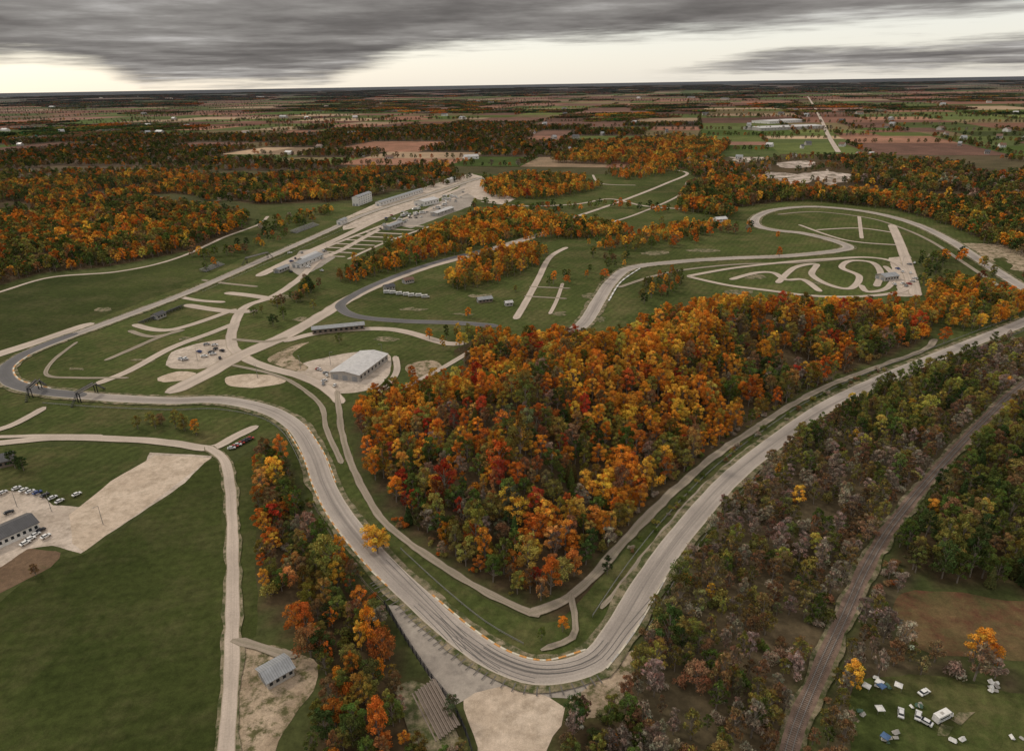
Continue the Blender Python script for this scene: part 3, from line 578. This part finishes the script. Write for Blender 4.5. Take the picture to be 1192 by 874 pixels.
# ---------------------------------------------------------------- trees
def tube(V,FLs,p0,p1,r0,r1,n=5):
    p0=Vector(p0);p1=Vector(p1); d=(p1-p0).normalized(); u=d.orthogonal().normalized(); w=d.cross(u); k=len(V)
    for p,r_ in ((p0,r0),(p1,r1)):
        for i in range(n): a=2*math.pi*i/n; V.append(tuple(p+u*(r_*math.cos(a))+w*(r_*math.sin(a))))
    for i in range(n): j=(i+1)%n; FLs.append((k+i,k+j,k+n+j,k+n+i))
def tree(name,seed,Ht=11,Rr=4.2,nl=1500,ls=0.55,kind='b'):
    rg=random.Random(seed); ng_=np.random.RandomState(seed); V=[];FLs=[]
    cx,cy=rg.uniform(-.3,.3),rg.uniform(-.3,.3); lean=Vector((cx,cy,Ht*0.6))
    lobes=[]
    if kind in('b','s','f'):
        tube(V,FLs,(0,0,-0.5),lean*0.5,0.26,0.2,6); tube(V,FLs,lean*0.5,(lean.x,lean.y,Ht*0.85),0.2,0.05,5)
        nlb=rg.randint(11,16)
        for i in range(nlb):
            a=i*2.4+rg.uniform(-.5,.5); zf=0.28+0.66*(i+0.5)/nlb; rr=Rr*math.sqrt(max(0.05,1-((zf-0.5)/0.52)**2))*rg.uniform(0.40,0.85)
            c_=Vector((cx+rr*math.cos(a),cy+rr*math.sin(a),Ht*zf)); rad=Rr*rg.uniform(0.20,0.42)*(1.1-0.35*zf); lobes.append((c_,rad))
            st=Vector((lean.x,lean.y,Ht*max(0.2,zf-0.28))); tube(V,FLs,st,c_,0.11,0.03,4)
            if kind=='s':
                for j in range(9):
                    e_=c_+Vector((rg.gauss(0,1),rg.gauss(0,1),rg.uniform(0.2,1.6)))*rad*0.9; s_=st.lerp(c_,rg.uniform(.4,1)); tube(V,FLs,s_,e_,0.05,0.015,3)
        lobes.append((Vector((cx,cy,Ht*0.88)),Rr*0.3))
    elif kind=='u':
        for i in range(7):
            a=rg.uniform(0,6.28); rr=Rr*rg.uniform(.1,.7); c_=Vector((rr*math.cos(a),rr*math.sin(a),Ht*rg.uniform(.25,.7))); lobes.append((c_,Rr*rg.uniform(.2,.45))); tube(V,FLs,(0,0,-.3),c_,0.08,0.02,4)
    elif kind=='c':
        tube(V,FLs,(0,0,-.5),(0,0,Ht*0.97),0.22,0.03,6)
    nw=len(FLs); nwv=len(V)
    if kind=='c':
        z=Ht*(0.1+0.9*(1-np.sqrt(ng_.rand(nl)))); lay=np.floor(z/0.9)*0.9; rad=Rr*(1-(0.6*lay+0.4*z)/Ht)*np.sqrt(0.3+0.7*ng_.rand(nl))+0.1; a=ng_.rand(nl)*6.283
        a=np.round(a*9/6.283+lay*1.7)*6.283/9+ng_.randn(nl)*0.18
        C_=np.stack([rad*np.cos(a),rad*np.sin(a),z-0.15*rad],1); Nn=np.stack([np.cos(a)*.5,np.sin(a)*.5,np.full(nl,.9)],1)
    else:
        wts=np.array([l[1]**2 for l in lobes]); wts/=wts.sum(); li=ng_.choice(len(lobes),nl,p=wts)
        D=ng_.randn(nl,3); D/=np.linalg.norm(D,axis=1)[:,None]; D[:,2]=np.where(D[:,2]<-0.45,-D[:,2],D[:,2])
        LC=np.array([tuple(l[0]) for l in lobes]); LR=np.array([l[1] for l in lobes]); rad=LR[li]*(0.55+0.7*ng_.rand(nl))
        C_=LC[li]+D*rad[:,None]*np.array([1,1,0.85]); Nn=D.copy()
    Nn=Nn+ng_.randn(nl,3)*0.5+np.array([0,0,0.3]); Nn/=np.linalg.norm(Nn,axis=1)[:,None]
    ref=ng_.randn(nl,3); T=np.cross(Nn,ref); T/=np.linalg.norm(T,axis=1)[:,None]; B_=np.cross(Nn,T)
    sz=ls*(0.6+0.8*ng_.rand(nl))[:,None]; asp=0.75
    if kind=='s': 
        thin=ng_.rand(nl)<0.75; T=np.where(thin[:,None],(Nn+np.array([0,0,.5])),T); T/=np.linalg.norm(T,axis=1)[:,None]; B_=np.cross(T,ref); B_/=np.linalg.norm(B_,axis=1)[:,None]; asp=np.where(thin,0.12,0.6)[:,None]
    q0=C_-T*sz/2; q1=C_-B_*sz*asp/2; q2=C_+T*sz/2; q3=C_+B_*sz*asp/2
    L=np.stack([q0,q1,q2,q3],1).reshape(-1,3); V=V+[tuple(v) for v in L]; FLs=FLs+[(nwv+4*i,nwv+4*i+1,nwv+4*i+2,nwv+4*i+3) for i in range(nl)]
    mi=[0]*nw+[1]*nl
    me=mesh_np(name,V,FLs,[M['bark'],M['leaf']],mi)
    lvv=np.ones((len(V),4)); lobv=ng_.rand(40)*0.6+0.72; lobh=ng_.randn(40)*0.10
    val=(0.62+0.8*ng_.rand(nl)); hue=ng_.randn(nl)*0.10
    if kind!='c': val=val*lobv[li]; hue=hue+lobh[li]
    vv=np.stack([val,val*(1+hue),val*(1+hue),np.ones(nl)],1); lvv[nwv:]=np.repeat(vv,4,axis=0)
    ca=me.color_attributes.new('lv','FLOAT_COLOR','POINT'); ca.data.foreach_set('color',lvv.astype(np.float32).ravel()); return me
TC=bpy.data.collections.new('tree_kinds'); TM=[]
def addt(me): TM.append(me); o_=bpy.data.objects.new('t%02d'%(len(TM)-1),me); TC.objects.link(o_)
for s in range(6): addt(tree('broadleaf_tree',10+s,10.5+s%3*1.3,3.3+(s%4)*0.4,2200,0.44,'b'))
for s in range(4): addt(tree('bare_tree',30+s,10.5,3.0,1100,0.8,'s'))
for s in range(2): addt(tree('shrub',50+s,3.2,2.6,600,0.4,'u'))
for s in range(2): addt(tree('conifer_tree',60+s,11,2.8,1600,0.6,'c'))
for s in range(3): addt(tree('far_tree',70+s,11,4.3,360,1.1,'f'))
addt(tree('far_bare',75,10,3.6,200,1.2,'f'))
def grove(name,seed):
    rg=np.random.RandomState(seed); n=1300; c=rg.uniform(-42,42,(60,2)); li=rg.randint(0,60,n); D=rg.randn(n,3); D/=np.linalg.norm(D,axis=1)[:,None]; D[:,2]=np.abs(D[:,2])
    hh=8+rg.rand(60)*5; C_=np.column_stack([c[li],hh[li]*0.5])+D*np.array([5.5,5.5,5.5]); Nn=D+rg.randn(n,3)*.3; Nn/=np.linalg.norm(Nn,axis=1)[:,None]; T=np.cross(Nn,rg.randn(n,3)); T/=np.linalg.norm(T,axis=1)[:,None]; B_=np.cross(Nn,T)
    L=np.stack([C_-T*2,C_-B_*2,C_+T*2,C_+B_*2],1).reshape(-1,3); me=mesh_np(name,L,[(4*i,4*i+1,4*i+2,4*i+3) for i in range(n)],[M['leaf']])
    cv=np.ones((60,4)); v=0.6+0.8*rg.rand(60); cv[:,0]=v*(1+0.25*rg.randn(60)); cv[:,1]=v; cv[:,2]=v; ca=me.color_attributes.new('lv','FLOAT_COLOR','POINT'); ca.data.foreach_set('color',np.repeat(cv[li],4,axis=0).astype(np.float32).ravel()); return me
addt(grove('grove',1)); addt(grove('grove',2))
ng=bpy.data.node_groups.new('scatter_trees','GeometryNodeTree'); ng.interface.new_socket('Geometry',in_out='INPUT',socket_type='NodeSocketGeometry'); ng.interface.new_socket('Geometry',in_out='OUTPUT',socket_type='NodeSocketGeometry')
gi=ng.nodes.new('NodeGroupInput'); go=ng.nodes.new('NodeGroupOutput'); ip=ng.nodes.new('GeometryNodeInstanceOnPoints'); ci=ng.nodes.new('GeometryNodeCollectionInfo')
ci.inputs['Collection'].default_value=TC; ci.inputs['Separate Children'].default_value=True; ci.inputs['Reset Children'].default_value=True
def na(n,t): a=ng.nodes.new('GeometryNodeInputNamedAttribute'); a.data_type=t; a.inputs['Name'].default_value=n; return a.outputs['Attribute']
ip.inputs['Pick Instance'].default_value=True
ng.links.new(gi.outputs[0],ip.inputs['Points']); ng.links.new(ci.outputs[0],ip.inputs['Instance']); ng.links.new(na('ti','INT'),ip.inputs['Instance Index'])
ng.links.new(na('trot','FLOAT_VECTOR'),ip.inputs['Rotation']); ng.links.new(na('tscl','FLOAT_VECTOR'),ip.inputs['Scale']); ng.links.new(ip.outputs[0],go.inputs[0])
def scatter(name,pts,ti,rot,scl,col):
    n=len(pts)
    if not n: return
    me=bpy.data.meshes.new(name); me.vertices.add(n); me.vertices.foreach_set('co',np.array(pts,dtype=np.float32).ravel())
    a=me.attributes.new('ti','INT','POINT'); a.data.foreach_set('value',np.array(ti,dtype=np.int32))
    for nm,d in (('trot',rot),('tscl',scl),('tcol',col)):
        a=me.attributes.new(nm,'FLOAT_VECTOR','POINT'); a.data.foreach_set('vector',np.array(d,dtype=np.float32).ravel())
    ob=obj(name,me); md=ob.modifiers.new('scatter','NODES'); md.node_group=ng
kd=kdtree.KDTree(len(RP))
for i,p in enumerate(RP): kd.insert((p[0],p[1],0),i)
kd.balance()
def blocked(x,y,marg):
    for co,i,d in kd.find_range((x,y,0),9+marg):
        if d<RP[i][2]+marg: return True
    return False
def pick(pal):
    t=random.random()*sum(w for _,w in pal)
    for c,w in pal:
        t-=w
        if t<=0: return c
    return pal[0][0]
def haze_tint(c,d,k=16000.0,d0=1800.0):  # aerial haze painted into tree and field colours, stronger with distance
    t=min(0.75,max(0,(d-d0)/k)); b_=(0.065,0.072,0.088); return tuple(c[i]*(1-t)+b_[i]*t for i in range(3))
TOT=0
for f in FORESTS:
    poly=f['poly']; lo=poly.min(0); hi=poly.max(0); sp=f['sp']
    gx,gy=np.meshgrid(np.arange(lo[0],hi[0],sp),np.arange(lo[1],hi[1],sp)); Q=np.stack([gx.ravel(),gy.ravel()],1); Q[:,0]+=(np.floor((Q[:,1]-lo[1])/sp)%2)*sp/2; Q+=rs.uniform(-.42,.42,Q.shape)*sp
    Q=Q[inpoly(Q,poly)]
    for e in EX: Q=Q[~inpoly(Q,e)]
    z=hillz(Q); pts=[];ti=[];ro=[];sc=[];co=[]
    for (x,y),zz in zip(Q,z):
        if x<-0.95*y-150 or x>0.95*y+150 : continue
        if blocked(x,y,f['margin']): continue
        dd=math.hypot(x,y)
        gapn=noise.noise(Vector((x*0.035,y*0.035,77))) if dd<700 else noise.noise(Vector((x*0.012,y*0.012,77)))
        if gapn<f['gap'] : continue
        pal,kk=f['pal'](x,y); k=random.choice(kk); c=pick(pal)
        if c in (GY,): k='s' if k=='b' else k
        if k in 's' and c in (OR,GO,DO): c=BR if random.random()<0.6 else c
        if c is DG and random.random()<0.35: k='c'
        if dd>700 and k in 'bcs': k='f'
        j=random.uniform(.65,1.25); s=random.uniform(*f['size'])
        if random.random()<0.06: s*=1.3
        if k=='u': s*=1.5
        c2=pick(pal); mx=random.uniform(0,.3); c=tuple(c[i]*(1-mx)+c2[i]*mx for i in range(3))
        pts.append((x,y,zz)); ti.append(random.choice(NEAR[k])); ro.append((0,0,random.uniform(0,6.28))); sc.append((s*random.uniform(.8,1.1),s*random.uniform(.8,1.1),s*random.uniform(.85,1.3)))
        co.append(haze_tint((c[0]*j,c[1]*j*random.uniform(.88,1.12),c[2]*j),dd,5000,800))
    TOT+=len(pts); scatter(f['name'],pts,ti,ro,sc,co)
def lone(name,u,v,s,c,k=None):
    x,y=G(u,v); ob=obj(name,TM[random.choice(NEAR[k or 'b'])]); ob.location=(x,y,0); ob.scale=(s,s,s*.95); ob.rotation_euler=(0,0,random.uniform(0,6)); ob['tcol']=[float(a) for a in c]
for u,v,s,c in [(440,645,1.1,GO),(432,636,0.9,GO),(447,640,0.7,GO),(500,395,.8,OR),(322,618,1.1,RE),(318,640,.8,DO),(335,600,.8,DO),(1132,772,1.0,(0.6,0.28,0.04)),(1150,776,.7,OR),(990,805,.8,GO),(928,588,.8,GO),(948,645,.7,YG),(488,548,1.,GO),(502,540,1.15,GO),(460,455,.7,OR),(905,278,.8,OR),(907,300,.8,DO),(176,492,.6,OL),(188,494,.6,BR),(205,498,.75,OL),(214,500,.7,OL),(228,504,.75,OR),(1098,400,.9,DO),(545,370,.8,OR),(300,545,.7,DO),(308,620,1.,DO),(18,545,.8,DG),(28,548,.7,DG),(225,285,.8,DO),(240,315,.8,GR),(250,310,.8,OR),(318,380,.9,DG),(330,372,.8,GR),(340,350,.7,GR),(350,340,.7,OL),(360,335,.8,DG),(365,360,.7,OL),(415,330,.8,OR),(395,400,.6,GR),(600,340,.6,OL),(660,330,.7,DO),(580,330,.7,DO),(770,262,.9,OL),(690,300,1.0,GR),(42,670,.5,BR),(655,735,.5,OR),(630,745,.4,GR)]:
    lone('maple_tree' if c in (RE,OR,GO,DO) else 'oak_tree',u,v,s,c)
def belt(name,line,sp,w,pal,size,k='b',off=0,skip=0.0):
    S=cr(GP(line),sp); S=offs(S,off) if off else S; pts=[];ti=[];ro=[];sc=[];co=[]
    for p in S:
        for r_ in range(2 if w>8 else 1):
            if random.random()<skip: continue
            x=p.x+random.uniform(-w,w)/2; y=p.y+random.uniform(-w,w)/2
            if blocked(x,y,1.0): continue
            c=pick(pal); s=random.uniform(*size); j=random.uniform(.75,1.2); kk='f' if math.hypot(x,y)>700 else random.choice(k)
            pts.append((x,y,0)); ti.append(random.choice(NEAR[kk])); ro.append((0,0,random.uniform(0,6.28))); sc.append((s,s,s)); co.append(tuple(a*j for a in c))
    scatter(name,pts,ti,ro,sc,co)
PM=pal_mix(0,0)[0]; PO=pal_or(0,0)[0]; PB=[(OL,20),(BR,20),(GR,16),(GY,10),(DO,3)]
belt('tree_line',[(205,302),(250,297),(300,285),(345,262),(375,250)],8,30,PM,(.5,1))
belt('tree_line',[(300,268),(340,255),(380,245)],8,30,PM,(.5,.9))
belt('tree_line',[(290,368),(315,360),(350,350),(365,330)],7,16,PM,(.5,.9))
belt('tree_line',[(700,290),(760,288),(820,275),(870,268)],10,40,PM,(.6,1))
belt('tree_line',[(640,330),(700,322),(720,300)],12,30,PM,(.5,.9))
belt('tree_line',[(560,240),(640,246),(720,240),(800,250)],10,50,PM,(.6,1))
belt('tree_line',[(1090,345),(1140,350),(1192,358)],6,20,PM,(.6,1))
belt('tree_line',[(1192,330),(1150,318),(1100,300),(1080,318),(1080,340)],9,24,PM,(.6,1))
belt('hedge',[(160,500),(230,505)],9,5,[(OL,3),(BR,1)],(.4,.6))
belt('tree_line',[(480,440),(470,455),(455,470),(430,480)],6,6,PO,(.5,.9))
for ln,of in (([(450,612),(490,644),(540,677),(590,704)],5),([(722,636),(765,590),(830,533),(890,492),(950,456),(1020,428)],-5),([(722,636),(765,590),(830,533),(890,492),(950,456),(1020,428)],4.5)):
    belt('bank_shrubs',ln,3.0,4,PB,(.35,.8),'uu',of,0.25)
belt('bank_shrubs',[(760,668),(800,614),(850,558),(900,517),(960,475),(1020,445),(1080,420),(1150,390)],3.0,4,PB,(.4,.9),'uus',-11,0.2)
belt('bank_shrubs',[(378,565),(400,604),(440,652),(470,690)],3.0,4,PB,(.3,.7),'u',-9,0.3)
belt('lineside_shrubs',RL[1:],3.0,5,PB,(.4,.9),'uus',6.5,0.3); belt('lineside_shrubs',RL[1:],3.0,5,PB,(.4,.9),'uus',-6.5,0.3)
# ---------------------------------------------------------------- farmland
CELLS=[]; FA=math.radians(-14); cf,sf=math.cos(FA),math.sin(FA); rf=random.Random(11)
def tow(x,y): return (x*cf-y*sf, x*sf+y*cf)
def sub(x0,y0,x1,y1):
    cx,cy=tow((x0+x1)/2,(y0+y1)/2); w,h=x1-x0,y1-y0; d=math.hypot(cx,cy); hd=math.hypot(w,h)/2
    if cy+hd<1300 or d-hd>30000 or abs(cx)-hd>1.0*abs(cy)+500: return
    lim=120+0.045*d
    if max(w,h)<lim*rf.uniform(.8,1.9):
        if cy>1450 and d<30000: CELLS.append((x0,y0,x1,y1,cx,cy,d))
        return
    t=rf.uniform(.38,.62)
    if w>h: sub(x0,y0,x0+w*t,y1); sub(x0+w*t,y0,x1,y1)
    else: sub(x0,y0,x1,y0+h*t); sub(x0,y0+h*t,x1,y1)
sub(-32000,-2000,32000,32000)
V=[];FLs=[];CC=[]; pts=[];ti=[];ro=[];sc=[];co=[]
FC=[(0.20,0.105,0.075),(0.24,0.13,0.09),(0.15,0.08,0.06),(0.30,0.22,0.15),(0.075,0.095,0.035),(0.065,0.095,0.026),(0.10,0.12,0.04),(0.15,0.12,0.065),(0.12,0.07,0.055),(0.19,0.11,0.085),(0.085,0.105,0.035)]
FP=[(BR,24),(DG,20),(OL,16),(DO,6),(OR,3),(GO,1),(GR,22),(GY,6)]
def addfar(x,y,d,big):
    c=pick(FP); j=random.uniform(.45,.9); c=haze_tint([a*j for a in c],d)
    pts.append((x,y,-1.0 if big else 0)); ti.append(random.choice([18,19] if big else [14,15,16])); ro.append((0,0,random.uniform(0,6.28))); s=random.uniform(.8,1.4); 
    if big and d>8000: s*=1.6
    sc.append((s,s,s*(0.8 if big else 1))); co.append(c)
for (x0,y0,x1,y1,cx,cy,d) in CELLS:
    pp=[tow(x0,y0),tow(x1,y0),tow(x1,y1),tow(x0,y1)]
    wood=noise.noise(Vector((cx*0.0006,cy*0.0006,2)))+rf.uniform(-.45,.45)>(0.2 if d<2300 else (0.28 if d<9000 else 0.18))
    c=rf.choice(FC); j=rf.uniform(.65,1.2); c=haze_tint([a*j for a in c],d,22000,3500)
    if wood: c=haze_tint((0.08,0.06,0.042),d)
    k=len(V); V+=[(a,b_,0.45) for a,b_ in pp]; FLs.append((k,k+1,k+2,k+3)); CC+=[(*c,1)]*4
    vis=lambda x,y:(y>1380 and abs(x)<0.85*y+200)
    if wood:
        big=d>3000; sp=14 if not big else (85 if d<8000 else 140)
        xs=np.arange(x0+sp/3,x1,sp); ys=np.arange(y0+sp/3,y1,sp)
        for xa in xs:
            for ya in ys:
                x,y=tow(xa+random.uniform(-.4,.4)*sp,ya+random.uniform(-.4,.4)*sp)
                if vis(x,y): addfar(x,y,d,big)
    elif d<16000:
        for (ax_,ay_,bx_,by_) in ((x0,y0,x1,y0),(x0,y0,x0,y1)):
            if rf.random()<0.6:
                L=math.hypot(bx_-ax_,by_-ay_); sp=12 if d<4000 else (24 if d<8000 else 45)
                for i in range(int(L/sp)):
                    if random.random()<0.25: continue
                    t=i*sp/L; x,y=tow(ax_+(bx_-ax_)*t+random.uniform(-5,5),ay_+(by_-ay_)*t+random.uniform(-5,5))
                    if vis(x,y): addfar(x,y,d,False)
me=mesh_np('farm_fields',V,FLs,[]); ca=me.color_attributes.new('gcol','FLOAT_COLOR','POINT'); ca.data.foreach_set('color',np.array(CC,dtype=np.float32).ravel()); me.materials.append(M['ground']); obj('farm_fields',me)
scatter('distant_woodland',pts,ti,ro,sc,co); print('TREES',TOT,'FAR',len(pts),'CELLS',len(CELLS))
pts=[];ti=[];ro=[];sc=[];co=[]
for i in range(9000):
    y=random.uniform(950,1500); x=random.uniform(-.85*y,.85*y)
    n=noise.noise(Vector((x*.004,y*.004,8)))
    if n<0.16: continue
    if blocked(x,y,6) : continue
    if -120<x<520 and y<1150 : continue
    c=pick(FP); j=random.uniform(.7,1.1); pts.append((x,y,0)); ti.append(random.choice([14,15,16])); ro.append((0,0,random.uniform(0,6.28))); s=random.uniform(.7,1.1); sc.append((s,s,s)); co.append(tuple(a*j for a in c))
scatter('scattered_woodland',pts,ti,ro,sc,co)
# ---------------------------------------------------------------- sky
SUN_EL=math.radians(40); SUN_AZ=math.radians(-55)
w=bpy.data.worlds.new('World'); scene.world=w; w.use_nodes=True; nt=w.node_tree; nt.nodes.clear()
wo=N(nt,'ShaderNodeOutputWorld'); bg=N(nt,'ShaderNodeBackground'); nt.links.new(bg.outputs[0],wo.inputs[0])
tc=N(nt,'ShaderNodeTexCoord').outputs['Generated']; sx=N(nt,'ShaderNodeSeparateXYZ'); nt.links.new(tc,sx.inputs[0])
def MA(op,a,b_=None,c_=None):
    n=N(nt,'ShaderNodeMath',operation=op)
    for s,v in zip(n.inputs,(a,b_,c_)):
        if v is None: continue
        if hasattr(v,'links'): nt.links.new(v,s)
        else: s.default_value=v
    return n.outputs[0]
def MR(v,a,b_,c_=0,d_=1,sm=True):
    n=N(nt,'ShaderNodeMapRange'); n.interpolation_type='SMOOTHSTEP' if sm else 'LINEAR'; nt.links.new(v,n.inputs[0])
    for i,x in zip((1,2,3,4),(a,b_,c_,d_)): n.inputs[i].default_value=x
    return n.outputs[0]
az=MA('ARCTAN2',sx.outputs[0],sx.outputs[1]); a=MR(az,-0.75,0.75,0,1,False); el=MA('MULTIPLY',MA('ARCSINE',sx.outputs[2]),57.3)
cv=N(nt,'ShaderNodeCombineXYZ'); nt.links.new(MA('MULTIPLY',az,7.0),cv.inputs[0]); nt.links.new(MA('MULTIPLY',el,2.0),cv.inputs[1])
n1=noi(nt,cv.outputs[0],1.0,8,0.62); e2=MA('ADD',el,MA('MULTIPLY',MA('SUBTRACT',n1,0.5),2.6))
T=MA('MULTIPLY',ramp(nt,a,[(0,.5),(.13,.46),(.17,.34),(.20,.14),(.34,.12),(.37,.30),(.42,.54),(.52,.66),(.6,.66),(.68,.68),(.76,.78),(.92,.82)]),5.0)
Bt=MA('MULTIPLY',ramp(nt,a,[(0,0),(.60,0),(.67,.25),(.74,.42),(.92,.50),(1,.5)]),5.0)
gap=MR(MA('SUBTRACT',T,e2),-0.5,0.9); lens=MA('MULTIPLY',MR(MA('SUBTRACT',Bt,e2),-0.3,0.8),MR(e2,0.1,1.1)); g=MA('MULTIPLY',gap,MA('SUBTRACT',1.0,lens))
zz=MA('ADD',MA('MAXIMUM',sx.outputs[2],0.0),0.03); cp=N(nt,'ShaderNodeCombineXYZ'); nt.links.new(MA('DIVIDE',sx.outputs[0],zz),cp.inputs[0]); nt.links.new(MA('DIVIDE',sx.outputs[1],zz),cp.inputs[1])
n2=noi(nt,cp.outputs[0],0.34,8,0.6)
cl=ramp(nt,n2,[(0.30,(0.09,0.084,0.080)),(0.45,(0.17,0.158,0.15)),(0.57,(0.28,0.265,0.25)),(0.70,(0.52,0.50,0.48))])
low=MR(el,0.0,2.5,1.5,1.0); cl=mix(nt,1.0,cl,low,'MULTIPLY')
up=MR(sx.outputs[2],0.12,0.6,1.0,3.7); cl=mix(nt,1.0,cl,up,'MULTIPLY')
sky=N(nt,'ShaderNodeTexSky'); sky.sky_type='NISHITA'; sky.sun_disc=False; sky.sun_elevation=SUN_EL; sky.sun_rotation=SUN_AZ
sk=mix(nt,1.0,sky.outputs[0],(0.05,0.05,0.05),'MULTIPLY'); gc=mix(nt,1.0,sk,(0.66,0.62,0.56),'ADD')
fin=mix(nt,g,cl,gc); nt.links.new(fin,bg.inputs[0]); bg.inputs[1].default_value=1.0
L=bpy.data.lights.new('sun','SUN'); L.energy=1.5; L.angle=math.radians(10); L.color=(1,0.90,0.76); so=bpy.data.objects.new('sun',L); COL.objects.link(so)
sd=Vector((math.sin(SUN_AZ)*math.cos(SUN_EL),math.cos(SUN_AZ)*math.cos(SUN_EL),math.sin(SUN_EL))); so.rotation_euler=sd.to_track_quat('Z','Y').to_euler()
# ---------------------------------------------------------------- camera
cd=bpy.data.cameras.new('camera'); cd.sensor_width=36; cd.lens=F/1192*36; cd.clip_start=1; cd.clip_end=200000
co_=bpy.data.objects.new('camera',cd); COL.objects.link(co_)
m3=Matrix((Rt,Up,-Fw)).transposed(); co_.matrix_world=Matrix.Translation((0,0,H_CAM))@m3.to_4x4(); scene.camera=co_
scene.view_settings.view_transform='Standard'; scene.view_settings.look='None'; scene.view_settings.exposure=0
